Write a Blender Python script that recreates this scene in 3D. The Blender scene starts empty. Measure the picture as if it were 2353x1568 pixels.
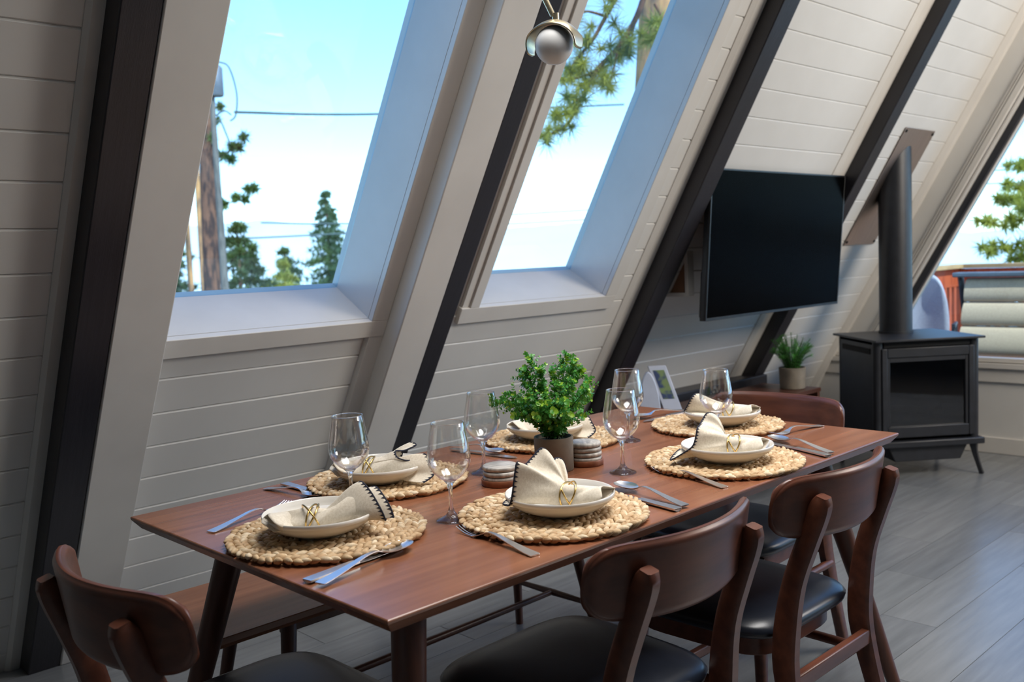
import bpy, math, random
from mathutils import Vector, Matrix
random.seed(7)
sc = bpy.context.scene
COL = sc.collection
PI = math.pi
sin, cos, tan, rad = math.sin, math.cos, math.tan, math.radians

# ------------------------------------------------------------------ camera
cam_d = bpy.data.cameras.new('camera'); cam = bpy.data.objects.new('camera', cam_d); COL.objects.link(cam)
right = Vector((0.71514461, -0.69763128, -0.04334496))
down = Vector((-0.09206882, -0.03254544, -0.99522064))
fwd = Vector((0.69288637, 0.71571740, -0.08750479))
mw = Matrix.Identity(4)
for i in range(3):
    mw[i][0] = right[i]; mw[i][1] = -down[i]; mw[i][2] = -fwd[i]
mw[0][3], mw[1][3], mw[2][3] = -0.775546, -1.081339, 1.259193
cam.matrix_world = mw
cam_d.sensor_width = 36.0; cam_d.lens = 33.3325; cam_d.clip_end = 20000; cam_d.clip_start = 0.02
cam_d.dof.use_dof = True; cam_d.dof.focus_distance = 2.05; cam_d.dof.aperture_fstop = 5.0
sc.camera = cam

# ------------------------------------------------------------------ world, sun, added fill lights, exposure
world = bpy.data.worlds.new('world'); sc.world = world; world.use_nodes = True
wn = world.node_tree; bg = wn.nodes['Background']
sky = wn.nodes.new('ShaderNodeTexSky'); sky.sky_type = 'NISHITA'; sky.sun_disc = False
sky.sun_elevation = rad(50); sky.sun_rotation = rad(192); sky.air_density = 1.0; sky.dust_density = 0.8; sky.ozone_density = 2.0; sky.altitude = 1900
wn.links.new(sky.outputs[0], bg.inputs[0]); bg.inputs[1].default_value = 0.31
def lamp(name, kind, loc, energy, color, size=None, size_y=None, rot=None):
    d = bpy.data.lights.new(name, kind); d.energy = energy; d.color = color
    if kind == 'AREA':
        d.shape = 'RECTANGLE'; d.size = size; d.size_y = size_y
    o = bpy.data.objects.new(name, d); COL.objects.link(o); o.location = loc
    if rot: o.rotation_euler = rot
    return o
sun = lamp('sun', 'SUN', (0, 0, 20), 5.0, (1.0, 0.93, 0.82))
sun.rotation_euler = Vector((0.13, 0.62, -0.77)).to_track_quat('-Z', 'Y').to_euler(); sun.data.angle = rad(0.6)
lamp('warm_fill_light', 'AREA', (3.9, -2.1, 2.5), 76, (1.0, 0.91, 0.80), 1.6, 1.2, Vector((0.15, 3.4, -1.5)).to_track_quat('-Z', 'Y').to_euler())  # added out-of-view fill that warms the far slope, no fixture behind it
lamp('overhead_fill_light', 'AREA', (1.05, -0.05, 2.95), 25, (1.0, 0.97, 0.94), 1.6, 1.0).data.spread = rad(110)  # added fill over the table, not a fixture of the room
vs = sc.view_settings
vs.view_transform = 'Standard'; vs.look = 'None'; vs.gamma = 1.0; vs.use_curve_mapping = False; vs.exposure = 0.52
sc.cycles.use_denoising = True; sc.cycles.adaptive_threshold = 0.02
sc.cycles.max_bounces = 10; sc.cycles.transparent_max_bounces = 16; sc.cycles.transmission_bounces = 10
sc.cycles.caustics_reflective = False; sc.cycles.caustics_refractive = False
sc.cycles.sample_clamp_indirect = 4.0; sc.cycles.blur_glossy = 0.5

# ------------------------------------------------------------------ materials
MATS = {}
def srgb(r, g, b):
    f = lambda c: (c/255/12.92) if c/255 <= 0.04045 else ((c/255+0.055)/1.055)**2.4
    return (f(r), f(g), f(b), 1.0)
def mat(name, c1, c2=None, rough=0.5, metal=0.0, spec=0.5, scale=8.0, stretch=(1, 1, 1), bump=0.0, bscale=None, detail=4.0, coat=0.0, lo=0.35, hi=0.65, sheen=0.0, bdist=0.002):
    m = bpy.data.materials.new(name); m.use_nodes = True; nt = m.node_tree; N = nt.nodes; L = nt.links
    p = N['Principled BSDF']
    p.inputs['Roughness'].default_value = rough; p.inputs['Metallic'].default_value = metal
    p.inputs['Specular IOR Level'].default_value = spec
    if coat: p.inputs['Coat Weight'].default_value = coat; p.inputs['Coat Roughness'].default_value = 0.15
    if sheen: p.inputs['Sheen Weight'].default_value = sheen
    tc = N.new('ShaderNodeTexCoord'); mp = N.new('ShaderNodeMapping'); mp.inputs['Scale'].default_value = stretch
    L.new(tc.outputs['Object'], mp.inputs[0])
    no = N.new('ShaderNodeTexNoise'); no.inputs['Scale'].default_value = scale; no.inputs['Detail'].default_value = detail
    L.new(mp.outputs[0], no.inputs['Vector'])
    cr = N.new('ShaderNodeValToRGB'); cr.color_ramp.elements[0].position = lo; cr.color_ramp.elements[1].position = hi
    cr.color_ramp.elements[0].color = c1; cr.color_ramp.elements[1].color = c2 or c1
    L.new(no.outputs['Fac'], cr.inputs[0]); L.new(cr.outputs[0], p.inputs['Base Color'])
    if bump:
        bu = N.new('ShaderNodeBump'); bu.inputs['Strength'].default_value = bump; bu.inputs['Distance'].default_value = bdist
        if bscale:
            n2 = N.new('ShaderNodeTexNoise'); n2.inputs['Scale'].default_value = bscale; n2.inputs['Detail'].default_value = 3
            L.new(mp.outputs[0], n2.inputs['Vector']); L.new(n2.outputs['Fac'], bu.inputs['Height'])
        else:
            L.new(no.outputs['Fac'], bu.inputs['Height'])
        L.new(bu.outputs[0], p.inputs['Normal'])
    MATS[name] = m
    return m
def glass_thin(name, tint=(1, 1, 1, 1), refl=0.9, rough=0.0, base=0.03, power=4.0):
    m = bpy.data.materials.new(name); m.use_nodes = True; nt = m.node_tree; N = nt.nodes; L = nt.links
    N.remove(N['Principled BSDF']); out = N['Material Output']
    tr = N.new('ShaderNodeBsdfTransparent'); tr.inputs[0].default_value = tint
    gl = N.new('ShaderNodeBsdfGlossy'); gl.inputs['Roughness'].default_value = rough; gl.inputs[0].default_value = (1, 1, 1, 1)
    fr = N.new('ShaderNodeLayerWeight'); fr.inputs['Blend'].default_value = 0.5
    pw = N.new('ShaderNodeMath'); pw.operation = 'POWER'; pw.inputs[1].default_value = power; L.new(fr.outputs['Facing'], pw.inputs[0])
    mu = N.new('ShaderNodeMath'); mu.operation = 'MULTIPLY_ADD'; mu.inputs[1].default_value = refl; mu.inputs[2].default_value = base
    L.new(pw.outputs[0], mu.inputs[0])
    mx = N.new('ShaderNodeMixShader'); L.new(mu.outputs[0], mx.inputs[0]); L.new(tr.outputs[0], mx.inputs[1]); L.new(gl.outputs[0], mx.inputs[2])
    L.new(mx.outputs[0], out.inputs[0]); MATS[name] = m
    return m
def glass_solid(name, ior=1.45):
    m = bpy.data.materials.new(name); m.use_nodes = True; nt = m.node_tree; N = nt.nodes; L = nt.links
    N.remove(N['Principled BSDF']); out = N['Material Output']
    g = N.new('ShaderNodeBsdfGlass'); g.inputs['IOR'].default_value = ior; g.inputs['Roughness'].default_value = 0.0
    t = N.new('ShaderNodeBsdfTransparent'); mx = N.new('ShaderNodeMixShader'); mx.inputs[0].default_value = 0.22
    L.new(g.outputs[0], mx.inputs[1]); L.new(t.outputs[0], mx.inputs[2]); L.new(mx.outputs[0], out.inputs[0]); MATS[name] = m
    return m
def leafmat(name, c1, c2, trans, rough=0.45, scale=40):
    m = mat(name, c1, c2, rough=rough, scale=scale)
    nt = m.node_tree; N = nt.nodes; L = nt.links; p = N['Principled BSDF']; out = N['Material Output']
    t = N.new('ShaderNodeBsdfTranslucent'); t.inputs[0].default_value = trans
    mx = N.new('ShaderNodeMixShader'); mx.inputs[0].default_value = 0.3
    L.new(p.outputs[0], mx.inputs[1]); L.new(t.outputs[0], mx.inputs[2]); L.new(mx.outputs[0], out.inputs[0])
    return m

white = mat('white_paint', srgb(219, 217, 213), srgb(212, 210, 206), rough=0.42, scale=3, bump=0.08, bscale=60)
trimw = mat('white_trim_paint', srgb(218, 214, 208), srgb(210, 206, 200), rough=0.38, scale=4, bump=0.05, bscale=40)
black = mat('dark_beam_paint', srgb(38, 36, 42), srgb(31, 30, 35), rough=0.36, spec=0.5, scale=6, stretch=(30, 1, 1), bump=0.35, bscale=25)
floorm = mat('grey_oak_plank', srgb(128, 126, 120), srgb(146, 144, 136), rough=0.34, scale=2.5, stretch=(1.2, 14, 1), bump=0.25, bscale=5, detail=8)
floorb = mat('plank_joint', srgb(60, 58, 55), srgb(52, 50, 48), rough=0.7)
tablew = mat('walnut_tabletop', srgb(118, 72, 49), srgb(146, 94, 66), rough=0.27, spec=0.8, scale=2.2, stretch=(1.0, 16, 16), bump=0.06, bscale=6, detail=7, lo=0.3, hi=0.7)
legw = mat('walnut_leg', srgb(92, 54, 38), srgb(74, 42, 31), rough=0.36, scale=5, stretch=(10, 10, 1), detail=6)
chairw = mat('dark_walnut_chair', srgb(100, 57, 40), srgb(78, 43, 31), rough=0.34, spec=0.5, scale=4, stretch=(1.2, 10, 10), bump=0.05, bscale=30, detail=6)
seatm = mat('black_faux_leather', srgb(25, 30, 40), srgb(20, 25, 35), rough=0.32, spec=0.5, scale=20, bump=0.15, bscale=420, bdist=0.0006)
steel = mat('brushed_steel', (0.80, 0.79, 0.78, 1), (0.72, 0.71, 0.71, 1), rough=0.3, metal=1.0, scale=30, stretch=(1, 30, 1))
gold = mat('brass_wire', (0.68, 0.45, 0.16, 1), (0.55, 0.36, 0.12, 1), rough=0.25, metal=1.0, scale=120)
brass = mat('champagne_metal', (0.62, 0.53, 0.36, 1), (0.58, 0.5, 0.34, 1), rough=0.3, metal=1.0, scale=10)
ceram = mat('cream_stoneware', srgb(231, 227, 219), srgb(224, 219, 210), rough=0.14, spec=0.5, scale=14)
linen = mat('natural_linen', srgb(226, 216, 198), srgb(212, 200, 180), rough=0.9, scale=260, bump=0.35, bscale=700, sheen=0.2, bdist=0.0006)
navy = mat('navy_thread', srgb(34, 38, 56), srgb(25, 28, 42), rough=0.85, scale=300)
straw = mat('water_hyacinth_straw', srgb(208, 181, 142), srgb(160, 124, 84), rough=0.7, scale=55, bump=0.5, bscale=260, detail=5, lo=0.3, hi=0.72, bdist=0.001)
strawp = mat('bleached_straw', srgb(224, 206, 176), srgb(190, 162, 124), rough=0.7, scale=60, bump=0.5, bscale=260, bdist=0.001)
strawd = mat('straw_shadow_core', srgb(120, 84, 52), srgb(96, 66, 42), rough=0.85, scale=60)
conc = mat('grey_concrete_pot', srgb(138, 128, 114), srgb(118, 110, 98), rough=0.75, scale=16, bump=0.25, bscale=90)
soil = mat('potting_moss', srgb(52, 56, 32), srgb(34, 32, 22), rough=0.95, scale=80, bump=0.6)
marble = mat('grey_marble', srgb(196, 190, 182), srgb(142, 138, 132), rough=0.42, scale=30, stretch=(1, 4, 1), detail=8)
acacia = mat('acacia_coaster_base', srgb(140, 84, 54), srgb(106, 60, 38), rough=0.45, scale=10, stretch=(1, 8, 1))
stovem = mat('matte_black_steel', srgb(38, 40, 46), srgb(32, 34, 39), rough=0.42, spec=0.5, scale=20)
stovedk = mat('stove_recess_black', srgb(12, 12, 13), srgb(8, 8, 9), rough=0.8, scale=20)
logm = mat('ceramic_log', srgb(92, 74, 60), srgb(46, 38, 34), rough=0.9, scale=20, bump=0.5)
copper = mat('brushed_shield_steel', (0.60, 0.51, 0.47, 1), (0.54, 0.46, 0.42, 1), rough=0.38, metal=1.0, scale=4, stretch=(20, 1, 1))
tvscr = mat('black_tv_screen', srgb(5, 5, 5), srgb(3, 3, 4), rough=0.2, spec=0.01, scale=3)
tvbez = mat('black_tv_plastic', srgb(18, 18, 20), srgb(14, 14, 15), rough=0.4, scale=30)
consm = mat('walnut_console', srgb(88, 54, 40), srgb(70, 42, 32), rough=0.4, scale=4, stretch=(1, 14, 14))
plastw = mat('white_plastic', srgb(190, 198, 216), srgb(182, 190, 208), rough=0.35, scale=10)
globe = mat('opal_glass_globe', srgb(232, 232, 230), srgb(226, 226, 225), rough=0.45, scale=3)
cherry = mat('redwood_rail', srgb(196, 92, 52), srgb(160, 68, 40), rough=0.6, scale=5, stretch=(8, 8, 1))
railcap = mat('weathered_rail_cap', srgb(196, 160, 112), srgb(176, 140, 96), rough=0.7, scale=5)
deckm = mat('deck_board', srgb(150, 112, 84), srgb(126, 92, 70), rough=0.7, scale=4, stretch=(1, 10, 1))
cush = mat('taupe_outdoor_cushion', srgb(210, 184, 156), srgb(194, 168, 142), rough=0.95, scale=120, bump=0.3, bscale=300)
patiof = mat('charcoal_patio_frame', srgb(48, 50, 56), srgb(42, 44, 50), rough=0.4, scale=10)
patiog = mat('pale_sling_fabric', srgb(186, 184, 196), srgb(172, 170, 184), rough=0.8, scale=100)
bark = mat('pine_bark', srgb(128, 90, 72), srgb(66, 52, 50), rough=0.95, scale=6, stretch=(3, 3, 0.7), bump=0.8, bdist=0.03, lo=0.4, hi=0.6)
barko = mat('ponderosa_bark', srgb(214, 158, 104), srgb(126, 100, 84), rough=0.95, scale=5, stretch=(3, 3, 0.7), bump=0.6, bdist=0.03)
polem = mat('weathered_pole', srgb(128, 124, 118), srgb(100, 96, 92), rough=0.9, scale=5, stretch=(8, 8, 1))
wirem = mat('power_cable', srgb(96, 112, 112), srgb(86, 100, 100), rough=0.7)
galv = mat('galvanised_steel', srgb(128, 134, 142), srgb(110, 116, 124), rough=0.5, metal=0.3, scale=5)
needle = leafmat('pine_needles', srgb(72, 100, 78), srgb(112, 132, 74), (0.20, 0.26, 0.05, 1), scale=1.2)
needley = leafmat('sunlit_pine_needles', srgb(196, 190, 84), srgb(140, 150, 74), (0.5, 0.5, 0.1, 1), scale=2.5)  # sunlight is put into this yellower copy of the needle colour
leafd = leafmat('green_leaf', srgb(62, 134, 60), srgb(86, 160, 66), (0.16, 0.42, 0.07, 1), rough=0.32)
leafl = leafmat('lime_leaf', srgb(168, 206, 70), srgb(140, 192, 66), (0.4, 0.55, 0.06, 1), rough=0.32)
stemm = mat('plant_stem', srgb(58, 78, 40), srgb(44, 60, 32), rough=0.6, scale=40)
hillm = mat('hazy_mountain', srgb(214, 230, 238), srgb(208, 226, 235), rough=1.0, scale=0.002, spec=0.0)  # distance haze is painted into the pale base colour
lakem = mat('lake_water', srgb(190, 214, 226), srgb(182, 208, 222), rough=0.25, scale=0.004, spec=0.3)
groundm = mat('forest_ground', srgb(112, 116, 78), srgb(86, 92, 64), rough=1.0, scale=0.5)
roofout = mat('roof_exterior', srgb(80, 78, 76), srgb(70, 68, 66), rough=0.9, scale=5)
pane = glass_thin('window_glass', (0.80, 0.93, 1.0, 1), refl=0.8)
stoveg = glass_thin('stove_glass', (0.35, 0.36, 0.40, 1), refl=1.0, rough=0.03, base=0.10)
bowlg = glass_thin('wine_glass_bowl', (0.985, 0.99, 0.99, 1), refl=0.95, base=0.05, power=2.1)
stemg = glass_solid('wine_glass_stem')
photo = mat('brochure_picture', srgb(60, 74, 110), srgb(120, 140, 96), rough=0.3, scale=26, detail=2, lo=0.42, hi=0.58)
woodbr = mat('wood_panel_brown', srgb(150, 112, 84), srgb(132, 96, 72), rough=0.6, scale=6)

# ------------------------------------------------------------------ mesh helpers
class MB:
    def __init__(s): s.v = []; s.f = []; s.m = []; s.mi = 0
    def add(s, vs, fs):
        o = len(s.v); s.v += [tuple(p) for p in vs]; s.f += [tuple(i+o for i in f) for f in fs]; s.m += [s.mi]*len(fs); return s
    def box(s, x0, x1, y0, y1, z0, z1):
        vs = [(x, y, z) for x in (x0, x1) for y in (y0, y1) for z in (z0, z1)]
        return s.add(vs, [(0, 1, 3, 2), (4, 6, 7, 5), (0, 4, 5, 1), (2, 3, 7, 6), (0, 2, 6, 4), (1, 5, 7, 3)])
    def hexa(s, P8):  # corners ordered like box
        return s.add(P8, [(0, 1, 3, 2), (4, 6, 7, 5), (0, 4, 5, 1), (2, 3, 7, 6), (0, 2, 6, 4), (1, 5, 7, 3)])
    def prism(s, poly, f0, f1):  # poly list of 2d, f0/f1 map 2d->3d
        n = len(poly); vs = [f0(p) for p in poly]+[f1(p) for p in poly]
        return s.add(vs, [tuple(range(n))[::-1], tuple(range(n, 2*n))]+[(i, (i+1) % n, n+(i+1) % n, n+i) for i in range(n)])
    def loft(s, rings, cap=True, closed=True):
        n = len(rings[0]); vs = [p for r in rings for p in r]; fs = []
        for k in range(len(rings)-1):
            for i in range(n if closed else n-1):
                j = (i+1) % n; fs.append((k*n+i, k*n+j, (k+1)*n+j, (k+1)*n+i))
        if cap: fs += [tuple(range(n))[::-1], tuple(range((len(rings)-1)*n, len(rings)*n))]
        return s.add(vs, fs)
    def tube(s, pts, r, n=8, cap=True, flat=1.0):
        pts = [Vector(p) for p in pts]; rs = r if isinstance(r, (list, tuple)) else [r]*len(pts)
        rings = []; up = None
        for i, p in enumerate(pts):
            t = (pts[min(i+1, len(pts)-1)]-pts[max(i-1, 0)]).normalized()
            if up is None:
                up = Vector((0, 0, 1)) if abs(t.z) < 0.9 else Vector((1, 0, 0))
            a = t.cross(up).normalized(); b = a.cross(t).normalized(); up = b
            rings.append([p+a*cos(2*PI*k/n)*rs[i]+b*sin(2*PI*k/n)*rs[i]*flat for k in range(n)])
        return s.loft(rings, cap)
    def lathe(s, prof, n=32, c=(0, 0, 0), cap=False):
        rings = [[(c[0]+r*cos(2*PI*k/n), c[1]+r*sin(2*PI*k/n), c[2]+z) for k in range(n)] for r, z in prof]
        return s.loft(rings, cap)
    def grid(s, fn, nu, nv):
        vs = [fn(i/nu, j/nv) for j in range(nv+1) for i in range(nu+1)]
        return s.add(vs, [(j*(nu+1)+i, j*(nu+1)+i+1, (j+1)*(nu+1)+i+1, (j+1)*(nu+1)+i) for j in range(nv) for i in range(nu)])
    def build(s, name, m, parent=None, smooth=False, bevel=0, loc=None, subs=0, solid=0, angle=None, recalc=True):
        me = bpy.data.meshes.new(name); me.from_pydata(s.v, [], s.f)
        for mm in (m if isinstance(m, (list, tuple)) else [m]): me.materials.append(mm)
        if any(s.m): me.polygons.foreach_set('material_index', s.m)
        if recalc:
            import bmesh
            bm = bmesh.new(); bm.from_mesh(me); bmesh.ops.recalc_face_normals(bm, faces=bm.faces); bm.to_mesh(me); bm.free()
        o = bpy.data.objects.new(name, me); COL.objects.link(o)
        if parent: o.parent = parent
        if loc: o.location = loc
        if bevel:
            b = o.modifiers.new('bevel', 'BEVEL'); b.width = bevel; b.segments = 2; b.limit_method = 'ANGLE'; b.angle_limit = rad(35)
        if solid:
            d = o.modifiers.new('solid', 'SOLIDIFY'); d.thickness = solid; d.offset = 0
        if subs:
            d = o.modifiers.new('sub', 'SUBSURF'); d.levels = subs; d.render_levels = subs
        if smooth or bevel:
            me.polygons.foreach_set('use_smooth', [True]*len(me.polygons))
            if angle is None: angle = 40
            if not smooth or angle < 179:
                me.set_sharp_from_angle(angle=rad(angle))
        return o
def empty(name, loc=(0, 0, 0), rz=0.0):
    o = bpy.data.objects.new(name, None); COL.objects.link(o); o.location = loc; o.rotation_euler = (0, 0, rz); o.empty_display_size = 0.05
    return o
def tag(o, label, cat=None, group=None, kind=None):
    o['label'] = label
    if cat: o['category'] = cat
    if group: o['group'] = group
    if kind: o['kind'] = kind
    return o
def struct(o, label=None):
    o['kind'] = 'structure'
    if label: o['label'] = label
    return o
def copy_tree(o, parent=None):
    c = o.copy(); COL.objects.link(c)
    c.parent = parent
    for ch in list(o.children): copy_tree(ch, c)
    return c
def spline(pts, n):
    P = [Vector(p) for p in pts]; out = []
    m = len(P)-1
    for k in range(n+1):
        t = k/n*m; i = min(int(t), m-1); u = t-i
        p0 = P[max(i-1, 0)]; p1 = P[i]; p2 = P[i+1]; p3 = P[min(i+2, m)]
        out.append(0.5*((2*p1)+(p2-p0)*u+(2*p0-5*p1+4*p2-p3)*u*u+(3*p1-p0-3*p2+p3)*u**3))
    return out

# ------------------------------------------------------------------ A-frame geometry
TH = rad(59.35); ST, CT = sin(TH), cos(TH)
YF = 2.122            # room face of the rafters at the floor
YW = YF+0.1           # shiplap face at the floor
YR = -1.25            # ridge line
def Wp(x, s, d):      # sloped wall frame: along, up the slope, outward
    return Vector((x, YW-s*CT+d*ST, s*ST+d*CT))
def wbox(mb, x0, x1, s0, s1, d0, d1):
    return mb.hexa([Wp(x, s, d) for x in (x0, x1) for s in (s0, s1) for d in (d0, d1)])
def yslope(z, off=0.0): return YW+off-z/tan(TH)

# floor: slab and planks
floor = MB().box(-4.2, 5.4, -4.75, 2.6, -0.15, -0.004).build('floor', floorb)
struct(floor, 'grey oak plank floor of the A-frame room')
PW, PL = 0.1825, 1.22
pm = MB()
g = 0.0009
pm.prism([(-PL/2+g, -0.0035), (-PL/2+g, -0.0006), (-PL/2+g+0.001, 0), (PL/2-g-0.001, 0), (PL/2-g, -0.0006), (PL/2-g, -0.0035)],
         lambda p: (p[0], g, p[1]), lambda p: (p[0], PW-g, p[1]))
def floor_mat_variants():
    out = []
    for i, (a, b) in enumerate([((112, 115, 117), (130, 133, 135)), ((105, 108, 111), (124, 127, 130)), ((116, 119, 121), (134, 137, 139)), ((109, 112, 115), (127, 130, 133))]):  # faint blue in these greys stands in for sky sheen
        out.append(mat('grey_oak_plank_%s' % 'abcd'[i], srgb(*a), srgb(*b), rough=0.26, spec=0.9, scale=2.2+0.3*i, stretch=(1.0, 11, 1), bump=0.2, bscale=6, detail=9, lo=0.30, hi=0.72))
    return out
fm = floor_mat_variants()
pk = [pm.build('plank', m, floor) for m in fm]
for p in pk: p.location = (0, 0, 0)
rows = 0
first = [True]*4
for r in range(-13, 13):
    y0 = -0.05+r*PW
    if y0 < -2.0 or y0 > 2.2: continue
    off = (r*0.437) % 1.22
    for k in range(-3, 5):
        x = off+k*PL
        if x < -2.2 or x > 5.9: continue
        if x-PL/2 > 5.15: continue
        i = (r*3+k*5+(r*r) % 3) % 4
        if first[i]: o = pk[i]; first[i] = False
        else: o = pk[i].copy(); COL.objects.link(o)
        o.location = (x, y0, 0)
        if x+PL/2 > 5.18:
            o.data = o.data.copy(); lim = 5.175-x
            for v in o.data.vertices: v.co.x = min(v.co.x, lim)

# sloped wall: backing slabs and shiplap planks
B = [(0.117, 0.213), (1.353, 1.438), (2.591, 2.701), (3.925, 4.027)]      # dark rafters
W1 = (0.395, 1.132, 1.245, 3.0); W2 = (1.622, 2.357, 1.262, 3.0)          # skylight openings x0 x1 s0 s1
mb = MB()
D0, D1 = 0.006, 0.24
e = 0.0125
for x0, x1, s0, s1 in [(-4.2, W1[0]-e, -0.3, 6.85), (W1[0]-e, W1[1]+e, -0.3, W1[2]-e), (W1[0]-e, W1[1]+e, W1[3]+e, 6.85), (W1[1]+e, W2[0]-e, -0.3, 6.85),
                       (W2[0]-e, W2[1]+e, -0.3, W2[2]-e), (W2[0]-e, W2[1]+e, W2[3]+e, 6.85), (W2[1]+e, 5.7, -0.3, 6.85)]:
    wbox(mb, x0, x1, s0, s1, D0, D1)
wall = mb.build('wall_back', white); struct(wall, 'white shiplap wall sloping up into the roof with two skylights')
PITCH = 0.1268; S0 = 0.9685-8*PITCH
def planks(x0, x1, rows):
    c = 0.0045
    mb = MB(); mb.prism([(0.0006, 0.006), (0.0006, c), (c, 0), (PITCH-c, 0), (PITCH-0.0006, c), (PITCH-0.0006, 0.006)],
                        lambda p: Wp(x0, p[0], p[1])-Wp(0, 0, 0), lambda p: Wp(x1, p[0], p[1])-Wp(0, 0, 0))
    src = None
    for k in rows:
        if src is None: src = o = mb.build('plank', white, wall)
        else: o = src.copy(); COL.objects.link(o)
        o.location = Wp(0, S0+k*PITCH, 0)
planks(-1.7, 0.078, range(0, 26))
planks(0.36, 1.135, range(0, 10))
planks(1.438, 2.52, range(0, 10))
planks(2.40, 2.52, range(10, 26))
planks(2.70, 3.82, range(0, 26))
planks(4.027, 4.96, range(0, 26))

# dark rafters and white boxed rafters
def rafter(x0, x1, face=0.0, m=black, back=0.1, name='rafter_beam', ztop=4.6):
    mb = MB(); yz = [(YF+face, 0.0), (YF+back, 0.0), (YF+back-ztop/tan(TH), ztop), (YF+face-ztop/tan(TH), ztop)]
    mb.prism(yz, lambda p: (x0, p[0], p[1]), lambda p: (x1, p[0], p[1]))
    return mb.build(name, m, bevel=0.004)
labs = ['dark painted rafter beam nearest the end chair, rising left of the large skylight', 'dark rafter beam between the two skylights',
        'dark rafter beam between the smaller skylight and the television', 'dark rafter beam running up behind the television']
for (x0, x1), l in zip(B, labs): tag(rafter(x0, x1), l, 'beam', 'dark rafter beams')
tag(rafter(0.2135, 0.37, -0.004, trimw, name='rafter_casing'), 'wide white boxed rafter along the near edge of the large skylight', 'beam', 'white boxed rafters')
tag(rafter(1.202, 1.3525, -0.003, trimw, name='rafter_casing'), 'wide white boxed rafter between the large skylight and dark beam', 'beam', 'white boxed rafters')

# thin trims beside the rafters
def slope_trim(n, x0, x1, s0, s1, t=0.014, cham=0.5):
    mb = MB(); w = x1-x0
    poly = [(x0, 0.006), (x0, -0.004), (x0+w*cham*0.6, -t), (x1, -t), (x1, 0.006)]
    mb.prism(poly, lambda p: Wp(p[0], s0, p[1]), lambda p: Wp(p[0], s1, p[1]))
    return struct(mb.build('trim_%d' % n, trimw), 'white corner trim strip beside a dark rafter')
slope_trim(1, 0.076, 0.1165, 0, 5.2)
slope_trim(2, 2.515, 2.5905, 0, 5.2)
slope_trim(3, 3.815, 3.9245, 0, 5.2)
slope_trim(4, 4.955, 5.02, 0, 5.2, t=0.03)
slope_trim(5, 1.134, 1.2015, 0, 1.245, t=0.016, cham=0.2)

# skylights
def skylight(n, o, cas_l, cas_r, cas_b, label):
    x0, x1, s0, s1 = o
    root = empty('window_%d' % n, Wp((x0+x1)/2, s0, 0)); struct(root, label)
    base = Vector(root.location)
    def part(name, m, a, bev=0.002):
        mb = MB(); wbox(mb, *a); mb.v = [tuple(Vector(v)-base) for v in mb.v]
        return mb.build(name, m, root, bevel=bev)
    t = 0.0172; G = 0.215
    part('casing_board', trimw, (cas_l, cas_r, cas_b, s0, -t, 0.006))
    part('casing_board', trimw, (x1, cas_r, s0, s1, -t, 0.006))
    part('casing_board', trimw, (cas_l+0.04 if n == 2 else cas_l, x0, s0, s1, -t, 0.006))
    if n == 2: part('casing_strip', trimw, (cas_l+0.005, cas_l+0.0395, s0, s1, -t+0.008, 0.006))
    e = 0.012
    q = 0.0004
    part('reveal_board', trimw, (x0-e, x1+e, s0-e, s0+q, 0.0065, G+0.03), 0)
    part('reveal_board', trimw, (x0-e, x0+q, s0+q, s1, 0.0065, G+0.03), 0)
    part('reveal_board', trimw, (x1-q, x1+e, s0+q, s1, 0.0065, G+0.03), 0)
    part('reveal_board', trimw, (x0, x1, s1, s1+e, 0.0065, G+0.03), 0)
    part('pane', pane, (x0+0.0005, x1-0.0005, s0+0.0005, s1-0.0005, G, G+0.005), 0)
skylight(1, W1, 0.366, 1.2015, 1.18, 'large skylight with deep white reveal above the left half of the table')
skylight(2, W2, 1.536, 2.43, 1.195, 'narrower skylight with deep white reveal between two dark rafters')

# far gable wall with big window
XG = 5.02
mb = MB()
def gx(mb, poly, x0=XG, x1=XG+0.16): mb.prism(poly, lambda p: (x0, p[0], p[1]), lambda p: (x1, p[0], p[1]))
ys = lambda z: yslope(z)
SILL = 0.545
gx(mb, [(ys(0)+0.1, -0.1), (ys(SILL)+0.1, SILL), (-4.6, SILL), (-4.6, -0.1)])
ztop = 4.2
gx(mb, [(ys(SILL)-0.19, SILL), (ys(SILL)+0.1, SILL), (ys(ztop)+0.1, ztop), (ys(ztop)-0.19, ztop)])
ym = lambda y: 2*YR-y
gx(mb, [(ym(ys(SILL)-0.19), SILL), (ym(ys(ztop)-0.19), ztop), (ym(ys(ztop)+0.1), ztop), (ym(ys(SILL)+0.1), SILL)])
gx(mb, [(ys(ztop)+0.1, ztop), (YR, 6.1), (ym(ys(ztop)+0.1), ztop)])
for yy in (0.1, -1.25, -2.6):
    gx(mb, [(yy-0.06, SILL), (yy-0.06, min(ztop, 4.2)), (yy+0.06, min(ztop, 4.2)), (yy+0.06, SILL)]) if yy < -0.2 else None
struct(mb.build('wall_right', white), 'white end wall under the slanted deck window')
gw = empty('window_3', (XG, 1.0, SILL)); struct(gw, 'slanted gable window with white mouldings looking onto the deck')
gb = Vector(gw.location)
def gpart(name, m, poly, x0, x1, bev=0.002):
    mb = MB(); gx(mb, poly, x0, x1); mb.v = [tuple(Vector(v)-gb) for v in mb.v]
    return mb.build(name, m, gw, bevel=bev)
def slant(a, b, z0=SILL, z1=ztop): return [(ys(z0)-a, z0), (ys(z1)-a, z1), (ys(z1)-b, z1), (ys(z0)-b, z0)]
gpart('moulding', trimw, slant(0.168, 0.183), XG-0.012, XG+0.02)
gpart('moulding', trimw, slant(0.186, 0.198), XG-0.018, XG+0.02)
gpart('moulding', trimw, slant(0.201, 0.245), XG-0.022, XG+0.03, 0.006)
gpart('moulding', trimw, slant(0.25, 0.266), XG-0.008, XG+0.05)
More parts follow.
